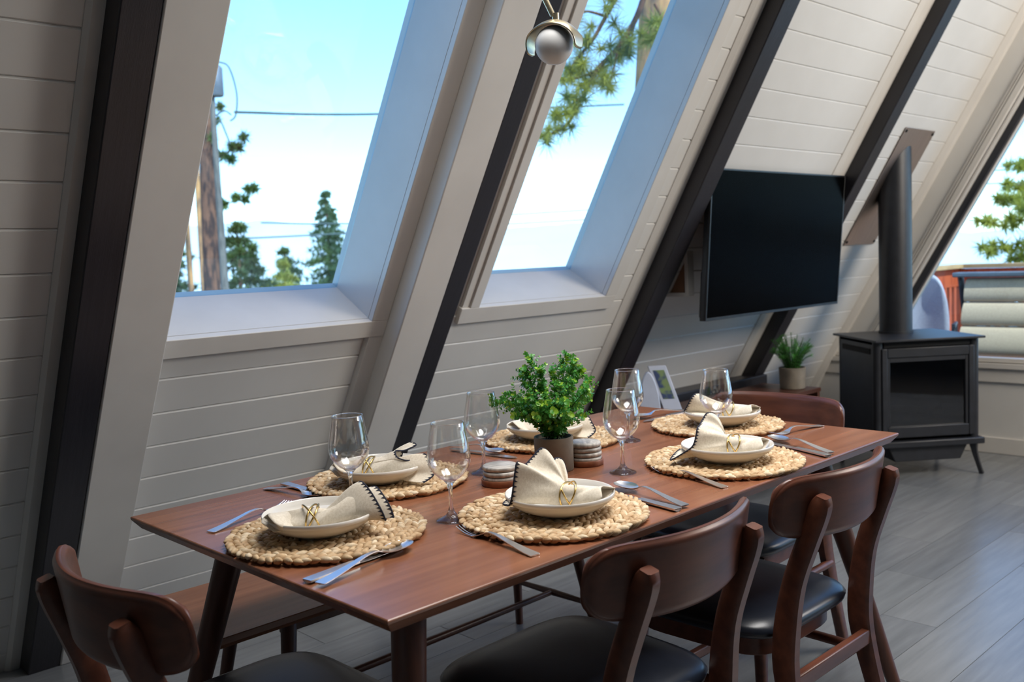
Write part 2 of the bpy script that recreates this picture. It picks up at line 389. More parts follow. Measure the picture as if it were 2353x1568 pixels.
gpart('window_frame', patiof, slant(0.268, 0.312), XG+0.03, XG+0.10)
gpart('window_frame', trimw, slant(0.312, 0.322), XG+0.05, XG+0.10)
gpart('window_sill', trimw, [(ys(SILL), 0.50), (ys(SILL), 0.53), (-4.2, 0.53), (-4.2, 0.50)], XG-0.03, XG+0.02)
gpart('window_sill', trimw, [(ys(SILL), 0.535), (ys(SILL), 0.56), (-4.2, 0.56), (-4.2, 0.535)], XG-0.012, XG+0.06)
gpart('apron_board', trimw, [(ys(0.42), 0.42), (ys(0.5), 0.499), (-4.2, 0.499), (-4.2, 0.42)], XG-0.014, XG+0.0)
gpart('pane', pane, [(ys(SILL)-0.32, SILL+0.02), (ys(ztop)-0.32, ztop), (ym(ys(ztop)-0.32), ztop), (ym(ys(SILL)-0.32), SILL+0.02)], XG+0.072, XG+0.078, 0)
bb = MB().box(XG-0.014, XG, -4.2, ys(0.0)-0.01, 0.0, 0.095).build('baseboard_right', trimw, bevel=0.003)
struct(bb, 'white baseboard under the gable window')
# opposite slope and near end of the room (behind the viewpoint)
mb = MB(); pts = []
for x in (-4.2, 5.7):
    for s in (-0.3, 6.85):
        for d in (0.0, 0.24):
            p = Wp(x, s, d); pts.append((p.x, ym(p.y), p.z))
mb.hexa(pts)
struct(mb.build('wall_front', white), 'white sloped wall on the opposite side of the room')
mb = MB(); mb.prism([(2.4, -0.1), (YR, 6.2), (-4.9, -0.1)], lambda p: (-4.35, p[0], p[1]), lambda p: (-4.2, p[0], p[1]))
struct(mb.build('wall_left', white), 'white end wall behind the viewpoint')

# ------------------------------------------------------------------ dining table
TL, TW, TZ = 1.689, 0.90, 0.75
tb = empty('dining_table', (TL/2, TW/2, 0))
tag(tb, 'long walnut dining table set for six beside the sloping wall', 'table')
def slab(x, y, zs):   # rounded-free tapered slab: zs list of (z, inset)
    mb = MB(); rings = []
    for z, i in zs:
        rings.append([(-x+i, -y+i, z), (x-i, -y+i, z), (x-i, y-i, z), (-x+i, y-i, z)])
    return mb.loft(rings)
slab(TL/2, TW/2, [(TZ-0.026, 0.016), (TZ-0.007, 0.001), (TZ-0.003, 0.0), (TZ-0.0012, 0.0006), (TZ, 0.0022)]).build('tabletop', tablew, tb)
def taper_leg(p0, p1, r0, r1, n=20, m=legw, name='leg', parent=None):
    mb = MB(); p0 = Vector(p0); p1 = Vector(p1); pts = []; rs = []
    for k in range(9):
        t = k/8; pts.append(p0.lerp(p1, t)); rs.append(r0+(r1-r0)*t)
    mb.tube(pts, rs, n)
    return mb.build(name, m, parent, smooth=True)
for sx in (-1, 1):
    for sy in (-1, 1):
        taper_leg((sx*(TL/2-0.16), sy*(TW/2-0.16), TZ-0.027), (sx*(TL/2-0.0), sy*(TW/2-0.0), 0.0), 0.031, 0.017, parent=tb)
ap = MB().box(-TL/2+0.16, TL/2-0.16, TW/2-0.19, TW/2-0.165, TZ-0.075, TZ-0.0265).build('apron', legw, tb, bevel=0.003)
ap = MB().box(-TL/2+0.16, TL/2-0.16, -TW/2+0.165, -TW/2+0.19, TZ-0.075, TZ-0.0265).build('apron', legw, tb, bevel=0.003)

# ------------------------------------------------------------------ bench
bn = empty('bench', (0.86, 1.03, 0)); tag(bn, 'long walnut bench between the table and the sloping wall', 'bench')
slab(0.78, 0.19, [(0.425, 0.006), (0.435, 0.0), (0.448, 0.0), (0.45, 0.002)]).build('bench_top', tablew, bn)
MB().box(-0.52, 0.52, -0.13, -0.11, 0.385, 0.4248).build('apron', legw, bn, bevel=0.003)
MB().box(-0.52, 0.52, 0.11, 0.13, 0.385, 0.4248).build('apron', legw, bn, bevel=0.003)
for sx in (-1, 1):
    for sy in (-1, 1):
        taper_leg((sx*0.50, sy*0.125, 0.4245), (sx*0.565, sy*0.185, 0.0), 0.02, 0.0125, 14, parent=bn)
    MB().tube([(sx*0.541, -0.162, 0.16), (sx*0.541, 0, 0.16), (sx*0.541, 0.162, 0.16)], [0.008, 0.011, 0.008], 10).build('stretcher', legw, bn, smooth=True)
MB().tube([(-0.535, 0, 0.16), (0, 0, 0.16), (0.535, 0, 0.16)], [0.009, 0.0115, 0.009], 10).build('stretcher', legw, bn, smooth=True)

# ------------------------------------------------------------------ chairs
def make_chair():
    t = empty('dining_chair')
    # seat cushion
    rings = []
    def outline(k, n, grow):
        a = 2*PI*k/n; c, s_ = cos(a), sin(a); e = 0.42
        x = math.copysign(abs(c)**e, c); y = math.copysign(abs(s_)**e, s_)
        hw = 0.205+0.018*(y+1)/2
        return (x*(hw+grow), y*(0.212+grow)+0.005)
    n = 40
    for z, gr in [(0.418, -0.030), (0.420, -0.012), (0.428, 0.0), (0.440, 0.003), (0.452, -0.006), (0.462, -0.03), (0.468, -0.075), (0.4705, -0.14), (0.471, -0.19)]:
        rings.append([(outline(k, n, gr)[0], outline(k, n, gr)[1], z) for k in range(n)])
    MB().loft(rings).build('seat', seatm, t, smooth=True, angle=80)
    # seat frame
    mb = MB(); rings = []
    for z, gr in [(0.372, -0.034), (0.417, -0.034)]:
        rings.append([(outline(k, n, gr)[0], outline(k, n, gr)[1], z) for k in range(n)])
    mb.loft(rings).build('seat_frame', chairw, t, bevel=0.002)
    # back panel, curved and leaning
    HW = 0.234
    def panel(u, v, side):
        x = (2*u-1)*HW; q = abs(x)/HW
        hh = 0.068*(max(0, 1-q**13))**0.5*(1-0.10*q*q)+0.003
        zc = 0.722+0.008*q*q
        z = zc+(2*v-1)*hh
        y = -0.304+0.072*q*q-(z-0.72)*0.16
        edge = min(1.0, (1-abs(2*v-1))*9)**0.5*min(1.0, (1-q)*24)**0.5
        return (x, y+side*(0.0115*max(edge, 0.35)), z)
    nu, nv = 52, 18
    mb = MB()
    wv = lambda t_: 0.5-0.5*cos(PI*t_)
    mb.grid(lambda u, v: panel(wv(u), wv(v), 1), nu, nv); mb.grid(lambda u, v: panel(wv(u), wv(v), -1), nu, nv)
    o = len(mb.v)//2
    bd = [i for i in range(nu+1)]+[j*(nu+1)+nu for j in range(1, nv+1)]+[nv*(nu+1)+i for i in range(nu-1, -1, -1)]+[j*(nu+1) for j in range(nv-1, 0, -1)]
    for i in range(len(bd)):
        a, b = bd[i], bd[(i+1) % len(bd)]
        mb.f.append((a, b, o+b, o+a)); mb.m.append(0)
    mb.build('backrest', chairw, t, smooth=True, angle=75)
    # rear legs rising into back posts (side profile extruded)
    for sx in (-1, 1):
        prof = [(-0.318, 0.0, 0.0145), (-0.285, 0.12, 0.017), (-0.248, 0.26, 0.021), (-0.226, 0.37, 0.026), (-0.228, 0.46, 0.026), (-0.244, 0.56, 0.0225), (-0.274, 0.65, 0.0215), (-0.294, 0.705, 0.0215), (-0.304, 0.735, 0.0195), (-0.309, 0.752, 0.0115)]
        prof = [tuple(p) for p in spline(prof, 36)]
        rings = []
        for i, (y, z, h) in enumerate(prof):
            j0, j1 = max(i-1, 0), min(i+1, len(prof)-1)
            ty, tz = prof[j1][0]-prof[j0][0], prof[j1][1]-prof[j0][1]; L_ = math.hypot(ty, tz)
            ny, nz = tz/L_, -ty/L_
            if i == 0: ny, nz = 1, 0
            xc = sx*(0.186-0.030*min(1, z/0.75)); w = 0.0145
            ring = []
            for a, b in [(-1, -0.7), (-0.7, -1), (0.7, -1), (1, -0.7), (1, 0.7), (0.7, 1), (-0.7, 1), (-1, 0.7)]:
                ring.append((xc+a*w, y+ny*h*b, z+nz*h*b))
            rings.append(ring)
        MB().loft(rings).build('rear_leg', chairw, t, smooth=True, angle=50)
    for sx in (-1, 1):
        mb = MB(); rings = []
        for z, x, y, h in [(0.0, 0.208, 0.20, 0.0125), (0.2, 0.198, 0.188, 0.0165), (0.372, 0.184, 0.175, 0.02), (0.416, 0.18, 0.172, 0.02)]:
            rings.append([(sx*x+a*h, y+b*h, z) for a, b in [(-1, -0.6), (-0.6, -1), (0.6, -1), (1, -0.6), (1, 0.6), (0.6, 1), (-0.6, 1), (-1, 0.6)]])
        mb.loft(rings).build('front_leg', chairw, t, smooth=True, angle=50)
        mb = MB(); a = Vector((sx*0.183, -0.236, 0.30)); b = Vector((sx*0.192, 0.18, 0.30))
        mb.tube([a, b], 0.013, 8, flat=0.9).build('stretcher', chairw, t, smooth=True, angle=50)
    MB().box(-0.172, 0.172, -0.252, -0.232, 0.325, 0.36).build('stretcher', chairw, t, bevel=0.004)
    MB().box(-0.17, 0.17, 0.165, 0.185, 0.20, 0.225).build('stretcher', chairw, t, bevel=0.004)
    return t
chair = make_chair()
spots = [((0.555, 0.148), 0.0, 'walnut dining chair with black seat, nearest on the long side of the table'),
         ((1.128, 0.148), 0.0, 'walnut dining chair with black seat, farther along the same long table side'),
         ((0.045, 0.455), -PI/2, 'walnut dining chair with black seat at the table end by the large skylight'),
         ((1.60, 0.46), PI/2, 'walnut dining chair with black seat at the table end facing the stove')]
for i, (p, rz, l) in enumerate(spots):
    o = chair if i == 0 else copy_tree(chair)
    o.location = (p[0], p[1], 0); o.rotation_euler = (0, 0, rz)
    tag(o, l, 'chair', 'walnut dining chairs')

# ------------------------------------------------------------------ place mats
def make_mat():
    R_ = 0.184
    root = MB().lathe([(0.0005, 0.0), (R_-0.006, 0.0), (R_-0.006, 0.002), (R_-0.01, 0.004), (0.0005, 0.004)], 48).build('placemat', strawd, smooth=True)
    mb = MB(); rnd = random.Random(3)
    pitch = 0.0262; lobes = []
    r = R_-pitch*0.44
    while r > 0.006:
        n = max(5, int(2*PI*r/0.0158))
        for k in range(n):
            for row in (-1, 1):
                a = (k+(0.5 if row > 0 else 0.0)+rnd.uniform(-.14, .14))/n*2*PI
                lobes.append((a, r+row*pitch*0.235, row))
        r -= pitch
    ns, nr = 7, 6
    for a, rr, row in lobes:
        c = Vector((rr*cos(a), rr*sin(a), 0.0088+rnd.uniform(-.0016, .0018)))
        tang = Vector((-sin(a), cos(a), 0)); radi = Vector((cos(a), sin(a), 0))
        tilt = row*rad(34+rnd.uniform(-9, 9))
        ax = tang*cos(tilt)+radi*sin(tilt); ay = radi*cos(tilt)-tang*sin(tilt)
        ax = (ax+Vector((0, 0, rnd.uniform(.02, .30)))).normalized()
        ln = 0.0138*rnd.uniform(.88, 1.15); wd = 0.0066*rnd.uniform(.85, 1.1); hh = 0.0068*rnd.uniform(.85, 1.15)
        rings = []; tw0 = rnd.uniform(0, 1)
        for i in range(ns+1):
            t = i/ns; x = (t*2-1)*ln; w = (sin(PI*min(max(t, .03), .97)))**0.62
            rings.append([c+ax*x+ay*(cos(2*PI*(k+tw0)/nr+t*.7)*wd*w)+Vector((0, 0, 1))*(sin(2*PI*(k+tw0)/nr+t*.7)*hh*w) for k in range(nr)])
        mb.mi = 0 if rnd.random() < .72 else 1
        mb.loft(rings)
    w = mb.build('braid', [straw, strawp], root, smooth=True, angle=180, recalc=False); w['kind'] = 'stuff'
    return root
ZT = TZ
matc = [(0.184, 0.434), (0.520, 0.692), (0.537, 0.180), (1.095, 0.706), (1.122, 0.172), (1.505, 0.445)]
matl = ['round woven straw placemat at the end of the table nearest the corner chair', 'round woven straw placemat beside the wall under the large skylight', 'round woven straw placemat in front of the potted plant, nearest long side',
        'round woven straw placemat mostly hidden behind the potted plant', 'round woven straw placemat on the long side, farther from the viewer', 'round woven straw placemat at the table end facing the stove']
pm0 = make_mat()
for i, (c, l) in enumerate(zip(matc, matl)):
    o = pm0 if i == 0 else copy_tree(pm0)
    o.location = (c[0], c[1], ZT); o.rotation_euler = (0, 0, i*1.1); tag(o, l, 'placemat', 'woven placemats')

# ------------------------------------------------------------------ plates
ZP = ZT+0.0150
def make_plate():
    pr = [(0.0005, 0.0), (0.052, 0.0), (0.054, 0.002), (0.064, 0.006), (0.082, 0.013), (0.098, 0.024), (0.1045, 0.031), (0.106, 0.0318), (0.1068, 0.039), (0.1055, 0.0405), (0.1035, 0.039),
          (0.101, 0.031), (0.092, 0.021), (0.078, 0.012), (0.066, 0.0072), (0.0005, 0.006)]
    return MB().lathe(pr, 64).build('dinner_plate', ceram, smooth=True, angle=60)
def make_side():
    pr = [(0.0005, 0.0), (0.05, 0.0), (0.062, 0.004), (0.074, 0.0115), (0.081, 0.0185), (0.0815, 0.020), (0.0795, 0.0198), (0.072, 0.0135), (0.060, 0.0075), (0.048, 0.0045), (0.0005, 0.004)]
    return MB().lathe(pr, 56).build('side_plate', ceram, smooth=True, angle=60)
p0 = make_plate(); q0 = make_side()
where = ['at the table end nearest the corner chair', 'beside the wall under the large skylight', 'on the near side before the potted plant', 'half hidden behind the potted plant', 'on the long side farther from the viewer', 'at the table end facing the stove']
platec = [(0.165, 0.425), (0.485, 0.672), (0.535, 0.158), (1.062, 0.700), (1.103, 0.150), (1.490, 0.418)]
for i, c in enumerate(platec):
    o = p0 if i == 0 else copy_tree(p0); o.location = (c[0], c[1], ZP); tag(o, 'deep cream stoneware plate ' + where[i], 'plate', 'cream dinner plates')
    o = q0 if i == 0 else copy_tree(q0); o.location = (c[0], c[1], ZP+0.0085); tag(o, 'small cream plate nested in the plate ' + where[i], 'plate', 'small cream plates')

# ------------------------------------------------------------------ napkins with wire rings
def make_napkin(c, z, ang, hem, tail, label, rlabel, tilt=0.0, rr=0.0255, seed=1):
    rnd = random.Random(seed)
    t = empty('napkin', (c[0], c[1], z), ang); tag(t, label, 'napkin', 'linen napkins in wire rings')
    nu, n1, n2 = 110, 24, 14
    C1 = spline(hem, nu)
    C2 = spline(tail, nu)
    def C0(u):
        ph = rad(215)-u*rad(400); q = rr*(0.86-0.18*cos(6*PI*u))
        return Vector((0, q*sin(ph), rr*0.8+q*cos(ph)*0.8))
    def sm(t_): return t_*t_*(3-2*t_)
    def surf(u, v):
        i = int(round(u*nu))
        if v >= 0:
            w = v**0.85; w = 0.55*w+0.45*sm(v)
            p = C0(u).lerp(C1[i], w)
            p.x = C1[i].x*v
            p += Vector((0, 1, 0.6)).normalized()*0.0022*sin(u*38+v*5)*(1-v)*v*4
            p.z += 0.010*sin(PI*v)*(0.4+0.6*sin(u*9+1))*0.6
        else:
            w = sm(-v)*0.8+0.2*(-v)
            p = C0(u).lerp(C2[i], w); p.x = C2[i].x*(-v)
        return p
    mb = MB(); tot = n1+n2
    mb.grid(lambda u, v: surf(u, -1+2*v if False else (v*tot-n2)/(n1 if v*tot >= n2 else n2)), nu, tot)
    mb.build('cloth', linen, t, smooth=True, angle=180, solid=0.0016)
    # blanket-stitched hem
    hm = MB(); pts = [C1[i] for i in range(nu+1)]
    hm.tube(pts, 0.0017, 6)
    acc = 0.0
    for i in range(1, nu):
        acc += (C1[i]-C1[i-1]).length
        if acc > 0.0064:
            acc = 0
            inner = surf(i/nu, 0.93); d = (inner-C1[i]); L_ = d.length; d = d/L_*min(0.0078, L_)
            tg = (C1[i+1]-C1[i-1]).normalized()*0.0026
            nn = d.cross(tg).normalized()*0.0016
            a, b, m_ = C1[i]+tg, C1[i]-tg, C1[i]+d
            hm.add([a+nn, b+nn, m_+nn*.6, a-nn, b-nn, m_-nn*.6], [(0, 1, 2), (5, 4, 3), (0, 3, 4, 1), (1, 4, 5, 2), (2, 5, 3, 0)])
    hm.build('stitched_hem', navy, t, smooth=False)
    # ring: three loose brass wire loops, its own thing
    rg = MB()
    for k, (ti, tz, s_) in enumerate([(0.55, 0.15, 1.0), (-0.5, -0.25, 1.06), (0.1, 0.5, 1.03)]):
        loop = []
        for j in range(29):
            a = 2*PI*j/28
            y = rr*1.12*s_*cos(a); zz = rr*0.98*s_*sin(a)
            loop.append((ti*zz+tz*y+0.001*k, y, zz+rr*0.80))
        rg.tube(loop, 0.0018, 7, cap=False)
    ro = rg.build('napkin_ring', gold, smooth=True, angle=180)
    ro.location = (c[0], c[1], z); ro.rotation_euler = (0, 0, ang); tag(ro, rlabel, 'napkin ring', 'brass wire napkin rings')
    return t
tailA = [(-.055, -.034, .016), (-.066, -.038, .030), (-.076, -.018, .040), (-.074, .012, .036), (-.084, .028, .026), (-.088, .012, .022), (-.082, -.01, .022), (-.068, -.028, .012)]
tailB = [(-.050, .036, .010), (-.062, .042, .026), (-.062, .022, .040), (-.074, .0, .036), (-.086, -.020, .028), (-.090, -.032, .024), (-.080, -.012, .018), (-.066, .02, .010)]
zn = ZP+0.0165
nz = [zn]*6
hem1 = [(.078, .050, .018), (.076, .046, .040), (.086, .032, .066), (.096, .012, .076), (.110, -.010, .058), (.124, -.028, .028), (.130, -.026, .010), (.132, -.010, .016), (.126, .010, .046), (.116, .024, .060), (.124, .006, .062), (.140, -.016, .034), (.146, -.024, .012)]
hem2 = [(.070, .048, .018), (.080, .046, .050), (.096, .036, .066), (.108, .020, .062), (.082, .008, .054), (.062, -.004, .056), (.066, -.018, .044), (.090, -.020, .036), (.112, -.010, .042), (.128, -.012, .046), (.138, -.026, .026), (.144, -.036, .004), (.120, -.050, -.010)]
hem3 = [(.104, -.02, .016), (.118, .004, .016), (.124, .026, .014), (.112, .034, .014), (.106, .038, .030), (.100, .036, .066), (.094, .030, .094), (.084, .010, .082), (.066, -.008, .096), (.050, -.018, .110), (.038, -.026, .100), (.034, -.034, .072), (.024, -.052, .082), (.010, -.058, .076), (.002, -.052, .050)]
hem5 = [(.118, -.03, .010), (.134, -.005, .004), (.146, .024, -.004), (.116, .032, .014), (.096, .036, .030), (.088, .034, .052), (.084, .030, .068), (.076, .014, .074), (.068, -.002, .082), (.056, -.012, .096), (.040, -.024, .094), (.028, -.036, .082), (.022, -.042, .064)]
hem6 = [(.084, .048, .014), (.104, .032, .018), (.122, .014, .022), (.112, .024, .044), (.100, .028, .066), (.086, .014, .074), (.076, -.006, .060), (.080, -.020, .044), (.094, -.026, .030), (.106, -.010, .034), (.102, .002, .048), (.090, -.004, .062), (.074, -.026, .060)]
nl = ['rolled beige linen napkin with navy stitched hem on the plate nearest the corner chair', 'beige linen napkin with curled navy stitched hem on the plate by the wall', 'fanned beige linen napkin with navy stitched hem in front of the potted plant',
      'beige linen napkin mostly hidden behind the potted plant', 'beige linen napkin with drooping navy stitched corner on the far long-side plate', 'beige linen napkin with tightly curled navy hem at the stove end']
rl = ['brass wire napkin ring around the rolled napkin nearest the corner chair', 'brass wire napkin ring half hidden behind a wine glass by the wall', 'brass wire napkin ring pinching the fanned napkin before the potted plant',
      'brass wire napkin ring hidden behind the potted plant', 'brass wire napkin ring on the far long-side plate', 'brass wire napkin ring at the stove end of the table']
make_napkin((0.128, 0.395), nz[0], rad(-28), hem1, tailA, nl[0], rl[0], seed=1)
make_napkin((0.445, 0.660), nz[1], rad(-38), hem2, tailA, nl[1], rl[1], seed=2)
make_napkin((0.530, 0.130), nz[2], rad(132), hem3, tailB, nl[2], rl[2], seed=3)
make_napkin((1.030, 0.690), nz[3], rad(-35), hem2, tailA, nl[3], rl[3], seed=4)
make_napkin((1.095, 0.130), nz[4], rad(132), hem5, tailB, nl[4], rl[4], seed=5)
make_napkin((1.495, 0.400), nz[5], rad(125), hem6, tailB, nl[5], rl[5], seed=6)

# ------------------------------------------------------------------ wine glasses
def make_glass():
    t = empty('wine_glass')
    MB().lathe([(0.0305, 0.0), (0.0315, 0.0012), (0.0305, 0.0028), (0.022, 0.0056), (0.012, 0.0105), (0.0065, 0.018), (0.0042, 0.028), (0.0038, 0.045), (0.0042, 0.062), (0.0065, 0.073), (0.0125, 0.080), (0.0005, 0.0795)], 40).build('stem', stemg, t, smooth=True, angle=60)
    bp = [(0.0005, 0.0802), (0.0125, 0.0805), (0.022, 0.0865), (0.032, 0.0965), (0.0395, 0.108), (0.0425, 0.119), (0.0428, 0.128), (0.0415, 0.142), (0.0385, 0.160), (0.035, 0.178), (0.0325, 0.1945)]
    inner = [(max(0.0004, r-0.0011), z+(0.0014 if z < 0.1 else 0.0)) for r, z in bp[::-1]]
    MB().lathe(bp+[(0.0320, 0.1953)]+inner, 48).build('bowl', bowlg, t, smooth=True, angle=70)
    mb = MB(); n = 40
    mb.tube([(0.0322*cos(2*PI*k/n), 0.0322*sin(2*PI*k/n), 0.1948) for k in range(n+1)], 0.0008, 6, cap=False).build('rim', stemg, t, smooth=True, angle=180)
    return t
g0 = make_glass()
gp = [((0.340, 0.578), 'empty wine glass nearest the large skylight, beside the wall plate'), ((0.400, 0.325), 'empty wine glass standing by the two nearest placemats'), ((0.716, 0.574), 'empty wine glass between the wall plate and potted plant'),
      ((0.910, 0.308), 'empty wine glass standing beside the taller coaster stack'), ((1.210, 0.530), 'empty wine glass seen behind another glass, in front of the dark beam'), ((1.313, 0.318), 'empty wine glass between the two farthest plates')]
for i, (c, l) in enumerate(gp):
    o = g0 if i == 0 else copy_tree(g0); o.location = (c[0], c[1], ZT); o.rotation_euler = (0, 0, i*.7); tag(o, l, 'wine glass', 'wine glasses')

# ------------------------------------------------------------------ cutlery
def strip(stations, nc=6):
    # stations: (x, halfwidth, z, cup, thick)
    rings = []
    for x, w, z, cup, th in stations:
        top = [(x, w*(2*k/nc-1), z+cup*((2*k/nc-1)**2)) for k in range(nc+1)]
        bot = [(x, w*(2*k/nc-1), z+cup*((2*k/nc-1)**2)-th*(1-0.5*abs(2*k/nc-1))) for k in range(nc, -1, -1)]
        rings.append(top+bot)
    return MB().loft(rings)
def dense(st, n=40):
    xs = spline([s_[:3] for s_ in st], n); ys_ = spline([(s_[3], s_[4], 0) for s_ in st], n)
    return [(a[0], max(0.0004, a[1]), a[2], b[0], max(0.0006, b[1])) for a, b in zip(xs, ys_)]
HANDLE = [(0.0, 0.0085, 0.003, 0.0, 0.0026), (0.004, 0.0102, 0.0032, 0.0, 0.0026), (0.03, 0.0088, 0.0055, 0.0, 0.0026), (0.07, 0.0058, 0.011, 0.0, 0.0028), (0.10, 0.0040, 0.0155, 0.0, 0.003), (0.122, 0.0034, 0.0155, 0.0, 0.003)]
def make_spoon():
    st = HANDLE+[(0.136, 0.0040, 0.0105, 0.0, 0.0028), (0.146, 0.0095, 0.0058, 0.002, 0.0016), (0.158, 0.0168, 0.0032, 0.0052, 0.0012), (0.172, 0.0195, 0.0024, 0.0068, 0.0011), (0.188, 0.0180, 0.0030, 0.0062, 0.0011), (0.200, 0.0115, 0.0062, 0.003, 0.0011), (0.205, 0.003, 0.0088, 0.0003, 0.001)]
    return strip(dense(st, 60), 10).build('spoon', steel, smooth=True, angle=60)
def make_fork():
    st = HANDLE+[(0.134, 0.0045, 0.011, 0.0, 0.0026), (0.146, 0.0100, 0.0058, 0.0, 0.0018), (0.155, 0.0118, 0.0040, 0.0, 0.0016)]
    root = strip(dense(st, 48), 6).build('fork', steel, smooth=True, angle=60)
    for k in range(4):
        y = (k-1.5)*0.0063; pts = [(0.152, y*0.98, 0.0035), (0.165, y, 0.0030), (0.18, y, 0.0042), (0.195, y, 0.0078), (0.204, y, 0.0112)]
        P = spline(pts, 14); MB().tube(P, [0.0019-0.0011*(i/14)**2 for i in range(15)], 6, flat=0.6).build('tine', steel, root, smooth=True, angle=60)
    return root
def make_knife():
    st = [(0.0, 0.0085, 0.0065, 0, 0.0062), (0.003, 0.0098, 0.007, 0, 0.0066), (0.05, 0.0090, 0.007, 0, 0.0066), (0.10, 0.0078, 0.007, 0, 0.0064), (0.106, 0.0075, 0.0062, 0, 0.005)]
    root = strip(dense(st, 24), 4).build('knife', steel, bevel=0.0012)
    bl = [(0.104, 0.0070, 0.0046, 0, 0.0020), (0.13, 0.0092, 0.0040, 0, 0.0016), (0.18, 0.0098, 0.0038, 0, 0.0014), (0.205, 0.0075, 0.0036, 0, 0.0012), (0.217, 0.0012, 0.0034, 0, 0.001)]
    strip(dense(bl, 26), 6).build('blade', steel, root, smooth=True, angle=50)
    return root
proto = dict(fork=make_fork(), spoon=make_spoon(), knife=make_knife()); usedp = {}
def lay(kind, a, b, label, zoff=0.0, pitch=0.0):
    o = copy_tree(proto[kind]) if usedp.get(kind) else proto[kind]; usedp[kind] = True
    o.location = (a[0], a[1], ZT+zoff); o.rotation_euler = (0, -pitch, math.atan2(b[1]-a[1], b[0]-a[0])); tag(o, label, kind, 'stainless %s set out on the table' % (kind+'s' if kind != 'knife' else 'knives'))
    s_ = math.hypot(b[0]-a[0], b[1]-a[1])/0.207; o.scale = (min(1.12, s_), 1.05, 1.05)
lay('fork', (0.05, 0.64), (0.262, 0.700), 'fork pointing under the rolled napkin plate, handle toward the table corner')
lay('knife', (0.012, 0.230), (0.222, 0.262), 'knife lying beneath a spoon beside the nearest placemat')
lay('spoon', (0.014, 0.198), (0.240, 0.250), 'spoon crossed over a knife beside the nearest placemat', 0.0046)
lay('spoon', (0.307, 0.876), (0.339, 0.690), 'spoon beside the placemat under the large skylight')
lay('knife', (0.353, 0.872), (0.350, 0.670), 'knife beside the placemat under the large skylight')
lay('fork', (0.340, 0.036), (0.362, 0.258), 'fork to the side of the placemat before the potted plant')
lay('spoon', (0.738, 0.010), (0.790, 0.230), 'spoon beside the placemat before the potted plant', 0.0046)
lay('knife', (0.712, 0.010), (0.742, 0.222), 'knife under a spoon beside the placemat before the potted plant')
lay('spoon', (0.868, 0.872), (0.880, 0.678), 'spoon behind the shorter coaster stack', 0.0046)
lay('knife', (0.845, 0.840), (0.872, 0.632), 'knife pointing past the shorter coaster stack')
lay('fork', (0.921, 0.038), (0.966, 0.262), 'fork beside the farther long-side placemat')
lay('spoon', (1.340, 0.012), (1.425, 0.235), 'spoon beside the farther long-side placemat', 0.0046)
lay('knife', (1.312, 0.006), (1.385, 0.215), 'knife under a spoon beside the farther long-side placemat')
lay('fork', (1.672, 0.212), (1.462, 0.246), 'fork at the stove end of the table')
lay('spoon', (1.668, 0.680), (1.470, 0.715), 'spoon at the stove end, lying toward the wall', 0.0046)
lay('knife', (1.672, 0.656), (1.462, 0.668), 'knife at the stove end, lying toward the wall')

# ------------------------------------------------------------------ coaster stacks
def coasters(c, n, lab):
    b = MB().lathe([(0.0005, 0.0), (0.0425, 0.0), (0.0445, 0.002), (0.0445, 0.013), (0.0435, 0.0145), (0.0415, 0.0145), (0.041, 0.011), (0.0005, 0.011)], 40).build('coaster_holder', acacia, smooth=True, angle=50)
    b.location = (c[0], c[1], ZT); tag(b, 'round wooden holder under the '+lab, 'coaster holder', 'coaster holders')
    src = None
    words = ['bottom', 'second', 'third', 'top'] if n == 4 else ['bottom', 'middle', 'top']
    for k in range(n):
        if src is None: src = o = MB().lathe([(0.0005, 0.0), (0.038, 0.0), (0.0398, 0.002), (0.0402, 0.005), (0.0398, 0.0085), (0.038, 0.0102), (0.0005, 0.0102)], 40).build('coaster', marble, smooth=True, angle=60)
        else: o = src.copy(); COL.objects.link(o)
        o.location = (c[0]+random.uniform(-.0012, .0012), c[1]+random.uniform(-.0012, .0012), ZT+0.0112+k*0.0116); o.rotation_euler = (0, 0, k*1.3)
        tag(o, '%s grey marble coaster in the %s' % (words[k], lab), 'coaster', 'marble coasters')
coasters((0.928, 0.440), 4, 'taller coaster stack beside the plant pot')
coasters((0.665, 0.462), 3, 'shorter coaster stack behind the fanned napkin')

